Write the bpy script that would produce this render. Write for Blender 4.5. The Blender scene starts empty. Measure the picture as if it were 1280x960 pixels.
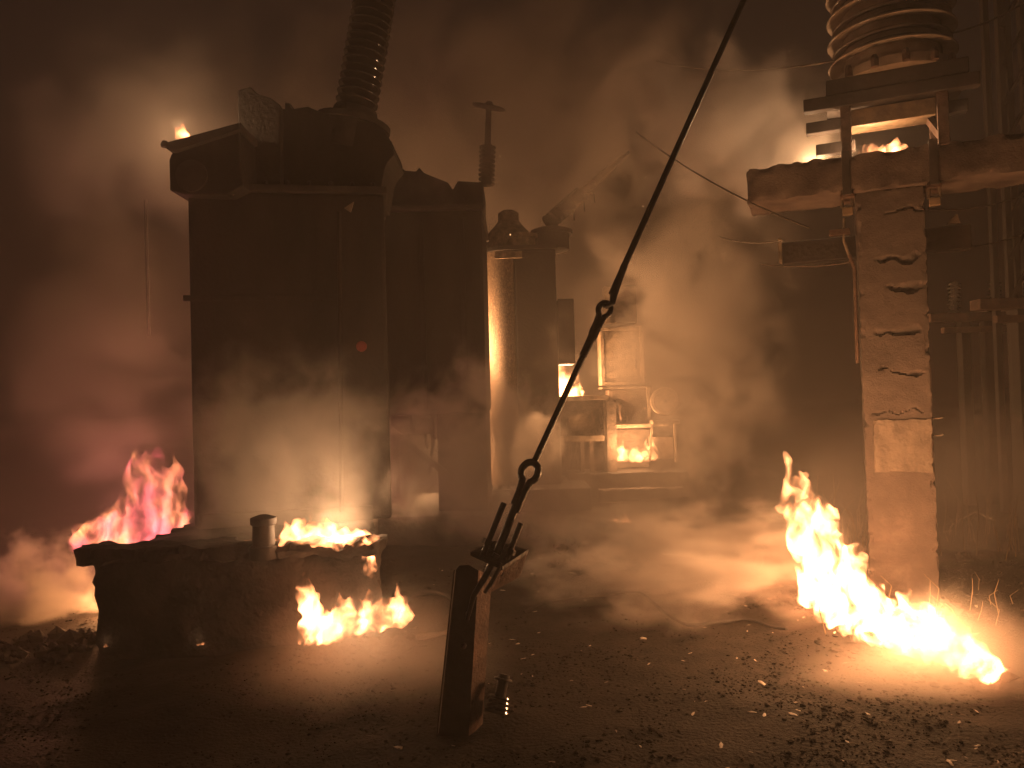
import bpy, bmesh, math, random
from mathutils import Vector, Matrix, noise
random.seed(7)
R = math.radians
S = bpy.context.scene
COL = S.collection

# ------------------------------------------------------------------ camera
EYE = Vector((0, 0, 1.6)); FPX = 960.0
PITCH, ROLL = R(1.2), R(1.6)
fw = Vector((0, math.cos(PITCH), math.sin(PITCH)))
r0 = Vector((1, 0, 0)); u0 = Vector((0, -math.sin(PITCH), math.cos(PITCH)))
rt = r0 * math.cos(ROLL) - u0 * math.sin(ROLL)
up = u0 * math.cos(ROLL) + r0 * math.sin(ROLL)
cd = bpy.data.cameras.new('camera'); cam = bpy.data.objects.new('camera', cd); COL.objects.link(cam)
m = Matrix((rt, up, -fw)).transposed().to_4x4(); m.translation = EYE
cam.matrix_world = m
cd.sensor_width = 36; cd.lens = 36 * FPX / 1280; cd.clip_start = .05; cd.clip_end = 500
S.camera = cam

# ------------------------------------------------------------------ night sky
W = bpy.data.worlds.new('World'); S.world = W; W.use_nodes = True
nt = W.node_tree; nt.nodes.clear()
wo = nt.nodes.new('ShaderNodeOutputWorld'); bg = nt.nodes.new('ShaderNodeBackground'); sk = nt.nodes.new('ShaderNodeTexSky')
sk.sky_type = 'NISHITA'; sk.sun_disc = False; sk.sun_elevation = R(-4); sk.sun_rotation = R(200)
bg.inputs['Strength'].default_value = 0.08
nt.links.new(sk.outputs[0], bg.inputs[0]); nt.links.new(bg.outputs[0], wo.inputs[0])

# ------------------------------------------------------------------ exposure and renderer
vs = S.view_settings
vs.view_transform = 'Standard'; vs.look = 'None'; vs.exposure = 0.9; vs.gamma = 1.0; vs.use_curve_mapping = False
S.render.engine = 'CYCLES'
cy = S.cycles
cy.max_bounces = 3; cy.diffuse_bounces = 1; cy.glossy_bounces = 1; cy.transmission_bounces = 0
cy.volume_bounces = 0; cy.transparent_max_bounces = 24
cy.sample_clamp_indirect = .8; cy.sample_clamp_direct = 0
cy.caustics_reflective = False; cy.caustics_refractive = False
cy.volume_max_steps = 256; cy.volume_step_rate = 1.0
cy.use_denoising = True
cy.use_adaptive_sampling = True; cy.adaptive_threshold = 0.05; cy.adaptive_min_samples = 24; cy.time_limit = 900

# ------------------------------------------------------------------ pixel helpers (photograph of 1280x960) -> places in the yard
def ray(px, py):
    return fw + rt * ((px - 640) / FPX) - up * ((py - 480) / FPX)
def P(px, py, d):                       # the point at distance d in front of the lens plane
    return EYE + ray(px, py) * d
def G(px, py, z=0.0):                   # where that ray meets a level
    v = ray(px, py); return EYE + v * ((z - EYE.z) / v.z)
def D(px, py, Y):                       # where that ray meets the upright plane y = Y
    v = ray(px, py); return EYE + v * (Y / v.y)
def along(o, d, px):                    # parameter on a line whose picture has abscissa px
    k = (px - 640) / FPX; q = o - EYE
    return (k * fw.dot(q) - rt.dot(q)) / (rt.dot(d) - k * fw.dot(d))
def zat(x, y, py):                      # height on the upright line x, y seen at ordinate py
    o = Vector((x, y, 0)); d = Vector((0, 0, 1)); k = -(py - 480) / FPX; q = o - EYE
    return (k * fw.dot(q) - up.dot(q)) / (up.dot(d) - k * fw.dot(d))

# ------------------------------------------------------------------ materials
def new_mat(name):
    m = bpy.data.materials.new(name); m.use_nodes = True
    m.node_tree.nodes.clear()
    return m, m.node_tree.nodes, m.node_tree.links
def surf(name, c1, c2, scale=4.0, rough=.8, metal=0.0, bump=.3, bscale=30.0, spec=.3, c3=None, streak=1.0):
    m, n, l = new_mat(name)
    out = n.new('ShaderNodeOutputMaterial'); b = n.new('ShaderNodeBsdfPrincipled'); l.new(b.outputs[0], out.inputs[0])
    ge = n.new('ShaderNodeNewGeometry'); mp = n.new('ShaderNodeMapping'); mp.inputs['Scale'].default_value = (1, 1, streak)
    l.new(ge.outputs['Position'], mp.inputs[0])
    t = n.new('ShaderNodeTexNoise'); t.inputs['Scale'].default_value = scale; t.inputs['Detail'].default_value = 8; t.inputs['Roughness'].default_value = .65
    l.new(mp.outputs[0], t.inputs['Vector'])
    r = n.new('ShaderNodeValToRGB'); r.color_ramp.elements[0].position = .35; r.color_ramp.elements[1].position = .65
    r.color_ramp.elements[0].color = (*c1, 1); r.color_ramp.elements[1].color = (*c2, 1)
    if c3:
        e = r.color_ramp.elements.new(.58); e.color = (*c3, 1)
    l.new(t.outputs['Fac'], r.inputs[0]); l.new(r.outputs[0], b.inputs['Base Color'])
    t2 = n.new('ShaderNodeTexNoise'); t2.inputs['Scale'].default_value = bscale; t2.inputs['Detail'].default_value = 6
    l.new(ge.outputs['Position'], t2.inputs['Vector'])
    bu = n.new('ShaderNodeBump'); bu.inputs['Strength'].default_value = bump; bu.inputs['Distance'].default_value = .02
    l.new(t2.outputs['Fac'], bu.inputs['Height']); l.new(bu.outputs[0], b.inputs['Normal'])
    rr = n.new('ShaderNodeMapRange'); rr.inputs['To Min'].default_value = rough - .12; rr.inputs['To Max'].default_value = min(1, rough + .12)
    l.new(t2.outputs['Fac'], rr.inputs[0]); l.new(rr.outputs[0], b.inputs['Roughness'])
    b.inputs['Metallic'].default_value = metal; b.inputs['Specular IOR Level'].default_value = spec
    return m
M = {}
M['ground'] = surf('oily_ash_ground', (.005, .004, .0034), (.020, .015, .012), 5, .92, bump=.8, bscale=45, spec=.12)
M['stone'] = surf('ash_gravel', (.006, .005, .004), (.024, .018, .014), 9, .92, bump=.5, bscale=60, spec=.12)
M['scrap'] = surf('pale_scrap', (.18, .14, .11), (.5, .42, .34), 14, .6, bump=.3)
M['plinth'] = surf('sooty_concrete', (.010, .009, .0085), (.045, .036, .032), 3, .9, bump=.7, bscale=25)
M['concrete'] = surf('weathered_concrete', (.055, .041, .035), (.115, .085, .072), 3.5, .9, bump=.28, bscale=75, c3=(.086, .064, .054))
M['concrete_dark'] = surf('stained_concrete', (.045, .031, .026), (.13, .095, .078), 4, .9, bump=.35, bscale=70)
M['patch'] = surf('pale_render', (.09, .07, .056), (.165, .128, .10), 8, .85, bump=.5, bscale=30, streak=.35)
M['soot'] = surf('sooty_steel', (.012, .010, .010), (.05, .04, .035), 2.5, .75, bump=.25, bscale=22, spec=.25)
M['soot2'] = surf('scorched_paint', (.006, .005, .005), (.02, .015, .013), 3, .75, bump=.35, bscale=30, spec=.3, streak=.3)
M['flake_lit'] = surf('flaking_paint_lit', (.04, .027, .019), (.24, .17, .115), 55, .7, bump=.8, bscale=70, c3=(.15, .105, .072), streak=.5)  # flaked paint, made paler to carry the firelight on the far tank
M['steel'] = surf('dark_galvanised_steel', (.03, .026, .024), (.08, .066, .055), 12, .5, metal=.4, bump=.2, bscale=80)
M['rust'] = surf('rusty_steel', (.04, .023, .017), (.12, .068, .048), 10, .8, bump=.5, bscale=60)
M['black'] = surf('black_oiled_steel', (.012, .010, .009), (.035, .028, .024), 15, .42, metal=.35, bump=.2, bscale=80)
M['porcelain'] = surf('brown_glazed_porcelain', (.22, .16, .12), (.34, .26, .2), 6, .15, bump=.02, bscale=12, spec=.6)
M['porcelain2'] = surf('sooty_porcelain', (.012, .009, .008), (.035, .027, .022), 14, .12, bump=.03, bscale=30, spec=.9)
M['plank'] = surf('scorched_timber', (.07, .045, .027), (.22, .15, .09), 7, .75, bump=.3, bscale=25)
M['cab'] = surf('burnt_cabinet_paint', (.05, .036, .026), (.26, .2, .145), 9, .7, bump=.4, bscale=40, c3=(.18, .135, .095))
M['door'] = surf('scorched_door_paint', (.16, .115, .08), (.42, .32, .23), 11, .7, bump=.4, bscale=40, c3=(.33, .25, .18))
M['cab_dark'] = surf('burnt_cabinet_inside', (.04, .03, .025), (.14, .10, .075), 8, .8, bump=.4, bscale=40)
M['red'] = surf('red_painted_metal', (.10, .016, .012), (.18, .03, .022), 9, .6)
M['wire'] = surf('stranded_wire', (.10, .08, .06), (.2, .16, .12), 40, .5, metal=.5, bump=.1)
M['straw'] = surf('dry_stalks', (.16, .11, .06), (.32, .23, .13), 10, .9, bump=.1)

# ------------------------------------------------------------------ mesh builder
ORIG = {}
class MB:
    def __init__(s): s.v = []; s.f = []
    def add(s, vs, fs):
        o = len(s.v); s.v += [Vector(p) for p in vs]; s.f += [tuple(i + o for i in f) for f in fs]; return s
    def box(s, c, size, mat=None):
        hx, hy, hz = size[0] / 2, size[1] / 2, size[2] / 2
        vs = [Vector((x, y, z)) for x in (-hx, hx) for y in (-hy, hy) for z in (-hz, hz)]
        if mat: vs = [mat @ p for p in vs]
        c = Vector(c)
        return s.add([p + c for p in vs], [(0, 1, 3, 2), (4, 6, 7, 5), (0, 4, 5, 1), (2, 3, 7, 6), (0, 2, 6, 4), (1, 5, 7, 3)])
    def bar(s, a, b, w, h, upv=(0, 0, 1)):
        a = Vector(a); b = Vector(b); d = (b - a); L = d.length; d = d / L
        x = d.cross(Vector(upv)).normalized(); z = x.cross(d)
        mm = Matrix((x, d, z)).transposed()
        return s.box((a + b) / 2, (w, L, h), mm)
    def tube(s, pts, r, n=10, caps=True):
        pts = [Vector(p) for p in pts]; rs = r if isinstance(r, (list, tuple)) else [r] * len(pts)
        o = len(s.v); prev = None
        for i, p in enumerate(pts):
            d = (pts[min(i + 1, len(pts) - 1)] - pts[max(i - 1, 0)]).normalized()
            if prev is None:
                ref = Vector((0, 0, 1)) if abs(d.z) < .9 else Vector((1, 0, 0)); x = d.cross(ref).normalized()
            else:
                x = (prev - d * prev.dot(d)).normalized()
            prev = x; y = d.cross(x)
            for k in range(n):
                a = 2 * math.pi * k / n; s.v.append(p + (x * math.cos(a) + y * math.sin(a)) * rs[i])
        for i in range(len(pts) - 1):
            for k in range(n):
                k2 = (k + 1) % n; s.f.append((o + i * n + k, o + i * n + k2, o + (i + 1) * n + k2, o + (i + 1) * n + k))
        if caps:
            s.f.append(tuple(o + k for k in reversed(range(n)))); e = o + (len(pts) - 1) * n; s.f.append(tuple(e + k for k in range(n)))
        return s
    def lathe(s, prof, n=32, mat=None):         # prof: (radius, z) pairs round the z axis
        o = len(s.v)
        for r, z in prof:
            for k in range(n):
                a = 2 * math.pi * k / n; p = Vector((r * math.cos(a), r * math.sin(a), z)); s.v.append(mat @ p if mat else p)
        for i in range(len(prof) - 1):
            for k in range(n):
                k2 = (k + 1) % n; s.f.append((o + i * n + k, o + i * n + k2, o + (i + 1) * n + k2, o + (i + 1) * n + k))
        s.f.append(tuple(o + k for k in reversed(range(n)))); e = o + (len(prof) - 1) * n; s.f.append(tuple(e + k for k in range(n)))
        return s
    def prism(s, poly, vec):                    # a closed outline swept by a vector
        n = len(poly); vec = Vector(vec); a = [Vector(p) for p in poly]
        return s.add(a + [p + vec for p in a], [tuple(range(n)), tuple(reversed(range(n, 2 * n)))] + [(i, i + n, (i + 1) % n + n, (i + 1) % n) for i in range(n)])
    def build(s, name, mat, parent=None, smooth=False, bevel=0, loc=None):
        if parent: o0 = ORIG[parent.name]
        elif loc is not None: o0 = Vector(loc)
        else: o0 = Vector((0, 0, 0))
        me = bpy.data.meshes.new(name); me.from_pydata([tuple(p - o0) for p in s.v], [], s.f); me.validate()
        bm = bmesh.new(); bm.from_mesh(me); bmesh.ops.recalc_face_normals(bm, faces=bm.faces)
        if bevel: bmesh.ops.bevel(bm, geom=list(bm.edges), offset=bevel, segments=2, affect='EDGES', profile=.6)
        bm.to_mesh(me); bm.free()
        if smooth:
            for p in me.polygons: p.use_smooth = True
            me.set_sharp_from_angle(angle=R(40))
        ob = bpy.data.objects.new(name, me); COL.objects.link(ob); me.materials.append(mat)
        if parent: ob.parent = parent
        else: ob.location = o0
        ORIG[ob.name] = o0
        return ob
def tag(o, label, cat, group=None, kind=None):
    if label: o['label'] = label
    if cat: o['category'] = cat
    if group: o['group'] = group
    if kind: o['kind'] = kind
    return o
def thing(name, label, cat, loc, group=None):
    e = bpy.data.objects.new(name, None); COL.objects.link(e); e.location = loc; e.empty_display_size = .2
    ORIG[e.name] = Vector(loc); return tag(e, label, cat, group)
def inst(mesh, name, parent, mw):               # another piece that shares its mesh
    o = bpy.data.objects.new(name, mesh); COL.objects.link(o); o.parent = parent
    o.matrix_basis = Matrix.Translation(-ORIG[parent.name]) @ mw; ORIG[o.name] = ORIG[parent.name]
    return o
def mesh_of(mb, name, mat, smooth=True):
    o = mb.build(name, mat, smooth=smooth); me = o.data; bpy.data.objects.remove(o); return me
def axis_mat(a, b):                              # frame with z along a->b, at a
    z = (Vector(b) - Vector(a)).normalized(); ref = Vector((0, 1, 0)) if abs(z.y) < .9 else Vector((1, 0, 0))
    x = ref.cross(z).normalized(); y = z.cross(x); mm = Matrix((x, y, z)).transposed().to_4x4(); mm.translation = Vector(a); return mm
def rough_box(c, size, mm, res, amp, freq, seed=0, chip=0.0, fn=None):
    """box of small facets with uneven faces and chipped edges; fn(local point) may carve it"""
    b = MB(); hx, hy, hz = [q / 2 for q in size]; c = Vector(c)
    def face(o, u, v, nu, nv):
        base = len(b.v)
        for i in range(nu + 1):
            for j in range(nv + 1):
                b.v.append(o + u * (i / nu) + v * (j / nv))
        for i in range(nu):
            for j in range(nv):
                k = base + i * (nv + 1) + j; b.f.append((k, k + nv + 1, k + nv + 2, k + 1))
    nx, ny, nz = [max(2, int(q / res)) for q in size]
    X, Y, Z = Vector((size[0], 0, 0)), Vector((0, size[1], 0)), Vector((0, 0, size[2])); L = Vector((-hx, -hy, -hz))
    face(L, X, Z, nx, nz); face(L + Y, X, Z, nx, nz); face(L, Y, Z, ny, nz); face(L + X, Y, Z, ny, nz); face(L, X, Y, nx, ny); face(L + Z, X, Y, nx, ny)
    vv = []
    for p in b.v:
        q = p.copy(); w = Vector((p.x, p.y, p.z)) * freq + Vector((seed * 7.1, 0, 0))
        q += Vector(noise.turbulence_vector(w, 3, False)) * amp
        if chip:
            near = sorted((hx - abs(p.x), hy - abs(p.y), hz - abs(p.z)))
            if near[1] < chip:
                k = max(0, noise.noise(w * 2.3 + Vector((3, 9, 1))) + .15) * (1 - near[1] / chip)
                q -= Vector((math.copysign(1, p.x) * (abs(p.x) > hx - chip), math.copysign(1, p.y) * (abs(p.y) > hy - chip), math.copysign(1, p.z) * (abs(p.z) > hz - chip))) * k * chip
        if fn: q = fn(p, q)
        vv.append(mm @ q + c if mm else q + c)
    b.v = vv
    return b

# ------------------------------------------------------------------ ground
def gz(x, y):
    v = noise.turbulence(Vector((x * .7, y * .7, 2.0)), 4, False) * .09 - .045
    return v * min(1, max(0, (y - 1.0) / 2)) * .8
b = MB()
def axis(lo, hi, fine_lo, fine_hi, fine):
    a = []; q = fine_lo
    while q <= fine_hi + 1e-6: a.append(q); q += fine
    st = fine; q = fine_lo
    while q > lo: st *= 1.35; q -= st; a.insert(0, max(q, lo))
    st = fine; q = a[-1]
    while q < hi: st *= 1.35; q += st; a.append(min(q, hi))
    return a
xs = axis(-150, 150, -5, 6, .07); ys = axis(-20, 200, 2.2, 12, .07)
for x in xs:
    for y in ys:
        fine = noise.turbulence(Vector((x * 9, y * 9, 0)), 3, False) * .007 if -5 < x < 6 and 2 < y < 12 else 0
        b.v.append(Vector((x, y, (gz(x, y) if -30 < x < 30 and y < 40 else 0) + fine)))
ny = len(ys)
for i in range(len(xs) - 1):
    for j in range(ny - 1):
        b.f.append((i * ny + j, (i + 1) * ny + j, (i + 1) * ny + j + 1, i * ny + j + 1))
tag(b.build('ground', M['ground'], smooth=True), None, None, kind='structure')

def stones(name, mat, n, area, smin, smax, label, cat, flat=.6, long=1.0):
    b = MB()
    ico = [(0, 0, 1), (.9, 0, .3), (.2, .9, .3), (-.8, .5, .35), (-.7, -.6, .3), (.3, -.9, .35), (.5, .5, -.6), (-.5, .4, -.6), (-.2, -.7, -.6)]
    fs = [(0, 1, 2), (0, 2, 3), (0, 3, 4), (0, 4, 5), (0, 5, 1), (1, 6, 2), (2, 6, 7), (2, 7, 3), (3, 7, 4), (4, 7, 8), (4, 8, 5), (5, 8, 1), (1, 8, 6), (6, 8, 7)]
    for _ in range(n):
        x, y = area()
        s = random.uniform(smin, smax) * (1 + (random.random() ** 6) * 1.5); rz = random.uniform(0, 6.28)
        mm = Matrix.Rotation(rz, 3, 'Z') @ Matrix.Rotation(random.uniform(-.4, .4), 3, 'X')
        z = gz(x, y)
        b.add([mm @ Vector((p[0] * s * long * random.uniform(.7, 1.3), p[1] * s * random.uniform(.7, 1.2), p[2] * s * flat)) + Vector((x, y, z + s * flat * .35)) for p in ico], fs)
    return tag(b.build(name, mat), label, cat, kind='stuff')
def yard():
    while True:
        y = 2.6 + 8.5 * random.random() ** 1.5; x = random.uniform(-.75, .8) * y
        if noise.noise(Vector((x * 1.7, y * 1.7, 5))) + .5 * noise.noise(Vector((x * 6, y * 6, 1))) > random.uniform(-.35, .45): return x, y
stones('gravel', M['stone'], 24000, yard, .003, .0085, 'dark sooty gravel strewn over the whole yard', 'gravel')
def yard2():
    y = 3.0 + 6.5 * random.random() ** 1.3; return random.uniform(-.12, .62) * y, y
stones('debris', M['scrap'], 230, yard2, .003, .010, 'pale scraps and splinters scattered over the dark ground', 'debris', .25, 3.2)

# ------------------------------------------------------------------ flames
def fire_mat(name, col, vol, surface, nscale=7.0, thr=(.42, .62), low=.15, col2=None, cool=.12):
    m, n, l = new_mat(name)
    out = n.new('ShaderNodeOutputMaterial')
    ge = n.new('ShaderNodeNewGeometry')
    wn = n.new('ShaderNodeTexNoise'); wn.inputs['Scale'].default_value = nscale * .45; wn.inputs['Detail'].default_value = 1
    l.new(ge.outputs['Position'], wn.inputs['Vector'])
    ma = n.new('ShaderNodeVectorMath'); ma.operation = 'MULTIPLY_ADD'; ma.inputs[1].default_value = (.35, .35, .35)
    l.new(wn.outputs['Color'], ma.inputs[0]); l.new(ge.outputs['Position'], ma.inputs[2])
    mp = n.new('ShaderNodeMapping'); mp.inputs['Scale'].default_value = (1, 1, .42); l.new(ma.outputs[0], mp.inputs[0])
    t = n.new('ShaderNodeTexNoise'); t.inputs['Scale'].default_value = nscale; t.inputs['Detail'].default_value = 4
    l.new(mp.outputs[0], t.inputs['Vector'])
    rr = n.new('ShaderNodeMapRange'); rr.interpolation_type = 'SMOOTHSTEP'
    rr.inputs[1].default_value, rr.inputs[2].default_value, rr.inputs[3].default_value, rr.inputs[4].default_value = thr[0], thr[1], low, 1
    l.new(t.outputs['Fac'], rr.inputs[0])
    pw = n.new('ShaderNodeMath'); pw.operation = 'POWER'; pw.inputs[1].default_value = 2.2; l.new(rr.outputs[0], pw.inputs[0])
    mv = n.new('ShaderNodeMath'); mv.operation = 'MULTIPLY'; mv.inputs[1].default_value = vol
    gc = n.new('ShaderNodeTexCoord'); sx = n.new('ShaderNodeSeparateXYZ'); l.new(gc.outputs['Generated'], sx.inputs[0])
    hf = n.new('ShaderNodeMapRange'); hf.inputs[1].default_value, hf.inputs[2].default_value, hf.inputs[3].default_value, hf.inputs[4].default_value = .1, 1.0, 1.0, cool
    l.new(sx.outputs['Z'], hf.inputs[0])
    hm_ = n.new('ShaderNodeMath'); hm_.operation = 'MULTIPLY'; l.new(pw.outputs[0], hm_.inputs[0]); l.new(hf.outputs[0], hm_.inputs[1]); l.new(hm_.outputs[0], mv.inputs[0])
    ev = n.new('ShaderNodeEmission'); ev.inputs[0].default_value = (*col, 1); l.new(mv.outputs[0], ev.inputs[1]); l.new(ev.outputs[0], out.inputs['Volume'])
    msf = n.new('ShaderNodeMath'); msf.operation = 'MULTIPLY'; msf.inputs[1].default_value = surface; l.new(rr.outputs[0], msf.inputs[0])
    es = n.new('ShaderNodeEmission'); es.inputs[0].default_value = (*col, 1); l.new(msf.outputs[0], es.inputs[1])
    tr = n.new('ShaderNodeBsdfTransparent'); ad = n.new('ShaderNodeAddShader')
    l.new(es.outputs[0], ad.inputs[0]); l.new(tr.outputs[0], ad.inputs[1]); l.new(ad.outputs[0], out.inputs['Surface'])
    if col2:                                    # cooler and hotter gas in the same fire
        t3 = n.new('ShaderNodeTexNoise'); t3.inputs['Scale'].default_value = nscale * .4; t3.inputs['Detail'].default_value = 2; l.new(ge.outputs['Position'], t3.inputs['Vector'])
        mr = n.new('ShaderNodeValToRGB'); mr.color_ramp.elements[0].position = .42; mr.color_ramp.elements[1].position = .62
        mr.color_ramp.elements[0].color = (*col, 1); mr.color_ramp.elements[1].color = (*col2, 1)
        l.new(t3.outputs['Fac'], mr.inputs[0]); l.new(mr.outputs[0], ev.inputs[0]); l.new(mr.outputs[0], es.inputs[0])
    m.cycles.emission_sampling = 'NONE'; m.cycles.volume_step_rate = .2
    return m
FM = fire_mat('flame', (1, .33, .115), 150, .015, 10.0, (.38, .70), .0)
FM_red = fire_mat('pink_flame', (1, .13, .15), 13, .006, 7, (.36, .74), .0, (1, .30, .11), .5)
FM_far = fire_mat('far_flame', (1, .34, .11), 85, .02, 8, (.36, .70), .0)

def fire(name, label, mat, tongues, voxel=.02, wob=.25, disp=.03, dfreq=9, group=None, lights=(), seed=1):
    """tongues: (base, tip, radius, flatten) ; every tongue is a swept, swirling, tapering body; all are fused to one skin"""
    rnd = random.Random(seed); b = MB(); base0 = Vector(tongues[0][0])
    for base, tip, r, *_ in tongues:
        base = Vector(base); tip = Vector(tip); d = tip - base; L = d.length
        ph = rnd.uniform(0, 6.28); ph2 = rnd.uniform(0, 6.28); side = Vector((1, 0, 0)); dep = Vector((0, 1, 0))
        n = max(8, int(L / .05)); pts = []; rs = []
        for i in range(n + 1):
            t = i / n
            w = wob * L * t * .5
            pts.append(base + d * t + side * (math.sin(ph + t * 6.5) - math.sin(ph)) * w * .5 + dep * (math.sin(ph2 + t * 5) - math.sin(ph2)) * w * .3)
            pr = (min(1, .25 + t * 3.6)) * (1 - t) ** .75 * (1 + .28 * math.sin(ph2 + t * 15))
            rs.append(max(.004, r * 1.55 * pr))
        b.tube(pts, rs, 10)
    o = b.build(name, mat, loc=base0)
    md = o.modifiers.new('r', 'REMESH'); md.mode = 'VOXEL'; md.voxel_size = voxel
    dg = bpy.context.evaluated_depsgraph_get(); dg.update()
    me = bpy.data.meshes.new_from_object(o.evaluated_get(dg)); o.modifiers.clear(); o.data = me
    zmin = min(v.co.z for v in me.vertices); zmax = max(v.co.z for v in me.vertices)
    for v in me.vertices:
        w = (v.co + base0); t = (v.co.z - zmin) / max(.01, zmax - zmin)
        q = Vector((w.x * dfreq, w.y * dfreq, w.z * dfreq * .55))
        k = noise.turbulence_vector(q, 3, False) * disp * (.6 + t)
        k.z *= 2.0
        v.co += k
    me.update()
    md = o.modifiers.new('r', 'REMESH'); md.mode = 'VOXEL'; md.voxel_size = voxel      # knits folded licks into one clean skin
    dg = bpy.context.evaluated_depsgraph_get(); dg.update()
    me = bpy.data.meshes.new_from_object(o.evaluated_get(dg)); o.modifiers.clear(); o.data = me
    bm = bmesh.new(); bm.from_mesh(me); bm.verts.ensure_lookup_table(); seen = set(); crumbs = []
    for v in bm.verts:
        if v.index in seen: continue
        st = [v]; seen.add(v.index); isl = [v]
        while st:
            for e in st.pop().link_edges:
                for w in e.verts:
                    if w.index not in seen: seen.add(w.index); st.append(w); isl.append(w)
        if len(isl) < 90 and len(bm.verts) > 900: crumbs += isl
    if crumbs: bmesh.ops.delete(bm, geom=crumbs, context='VERTS')
    bmesh.ops.recalc_face_normals(bm, faces=bm.faces); bm.to_mesh(me); bm.free()
    me.materials.clear(); me.materials.append(mat)
    for p in me.polygons: p.use_smooth = True
    tag(o, label, 'fire', group)
    for (pos, power, col, rad) in lights:
        ld = bpy.data.lights.new('fire_glow', 'POINT'); ld.energy = power; ld.color = col; ld.shadow_soft_size = rad
        lo = bpy.data.objects.new('fire_glow', ld); COL.objects.link(lo); lo.location = pos
    return o
OR = (1, .49, .20); YE = (1, .57, .28)
def rows(a, b, n, h, r, lean, rnd, jig=.05, depth=.15, hv=.5):
    out = []; a = Vector(a); b = Vector(b)
    for i in range(n):
        t = (i + rnd.random()) / n; p = a.lerp(b, t) + Vector((rnd.uniform(-jig, jig), rnd.uniform(-depth, depth), rnd.uniform(-.02, .02)))
        hh = h(t) * (1 - hv + hv * 2 * rnd.random() * .8)
        out.append((p, p + Vector((lean[0] * hh + rnd.uniform(-.15, .15) * hh, lean[1] * hh, hh)), r * rnd.uniform(.7, 1.3)))
    return out

# ------------------------------------------------------------------ plinth and the three transformers
PZ = .61
A0 = G(113, 812); yF = A0.y                                 # front of the plinth
pl_l = D(113, 700, yF).x; pl_r = D(476, 700, yF).x
yA = 6.5; xAl = D(234, 500, yA).x; xAr = D(473, 500, yA).x
def plinth_fn(p, q):
    k = noise.noise(Vector((p.y * 3, p.z * 9, 4))) * .05
    if p.x < -1.0: q.x += k * (1 if p.z > -.1 else .3)
    if p.x > 0: q.x -= (p.y + (7.9 - yF) / 2) * .22 * p.x
    if p.z > .28: q.z += noise.noise(Vector((p.x * 2.2, p.y * 2.2, 8))) * .02
    return q
cx = (pl_l + pl_r) / 2
pb = rough_box((cx, (yF + 7.9) / 2, PZ / 2 - .06), (pl_r - pl_l, 7.9 - yF, PZ + .12), None, .05, .022, 3.5, 1, .07, plinth_fn)
t = thing('concrete_plinth', 'low sooty concrete plinth with chipped edges under the near transformer', 'plinth', (cx, yF, 0))
pb.build('block', M['plinth'], t, smooth=True)
rough_box((cx - .03, yF + .06, PZ + .025), (pl_r - pl_l + .10, .30, .10), None, .035, .03, 6, 4, .06).build('broken_edge', M['plinth'], t, smooth=True)

def ribs(root, x0, x1, y, z0, z1, n, mat, w=.05, d=.06):
    me = None
    for i in range(n):
        x = x0 + (x1 - x0) * (i + .5) / n
        o = MB().box((x, y - d / 2 + .004, (z0 + z1) / 2), (w, d, z1 - z0)).build('rib', mat, root, bevel=.006)
SHED = {}
def bushing(root, a, b, r, n, mat, core=.55, name='bushing', cap=True):
    """porcelain column from a to b: core tube with n separate sheds"""
    a = Vector(a); b = Vector(b); L = (b - a).length; mm = axis_mat(a, b)
    p = MB().lathe([(r * core, 0), (r * core * .9, L)], 24, mm).build(name, mat, root, smooth=True)
    key = (round(r, 4), mat.name)
    if key not in SHED:
        h = r * .34
        SHED[key] = mesh_of(MB().lathe([(r * core, -h * .5), (r * .92, -h * .30), (r * .985, -h * .34), (r, -h * .18), (r * .97, -h * .02), (r * .75, h * .22), (r * core, h * .5)], 40), 'shed', mat)
    for i in range(n):
        inst(SHED[key], 'shed', p, mm @ Matrix.Translation((0, 0, L * (i + .5) / n)))
    return p
def bolts(root, pts, r=.02, h=.03):
    me = mesh_of(MB().lathe([(r, 0), (r, h), (r * .6, h * 1.3)], 6), 'bolt', M['soot'], False)
    for p in pts: inst(me, 'bolt', root, Matrix.Translation(p))

# --- near transformer
zA = zat(xAl, yA, 244); YW = Matrix.Rotation(R(10), 3, 'Z')
tA = thing('power_transformer', 'large black transformer silhouette on the plinth with a flame burning on its conservator', 'transformer', ((xAl + xAr) / 2, yA, PZ), 'burning transformers in a row')
MB().box(((xAl + xAr) / 2, yA + .45, (PZ + zA) / 2), (xAr - xAl, .9, zA - PZ), YW).build('tank', M['soot2'], tA, bevel=.03)
MB().box(((xAl + xAr) / 2, yA + .45, zA + .03), (xAr - xAl + .05, .98, .06), YW).build('flange', M['soot'], tA, bevel=.01)
bolts(tA, [Vector(((xAl + xAr) / 2, yA + .45, zA + .06)) + YW @ Vector((-.72 + .18 * k, -.44, 0)) for k in range(9)], .022, .035)
MB().box(((xAl + xAr) / 2 + .02, yA - .0, PZ + .06), (xAr - xAl - .2, .10, .12), YW).build('base_channel', M['soot'], tA, bevel=.01)
for zz in (PZ + (zA - PZ) * .68,):
    MB().box(((xAl + xAr) / 2, yA + .0, zz), (xAr - xAl - .06, .03, .05), YW).build('stiffener', M['soot2'], tA, bevel=.006)
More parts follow.
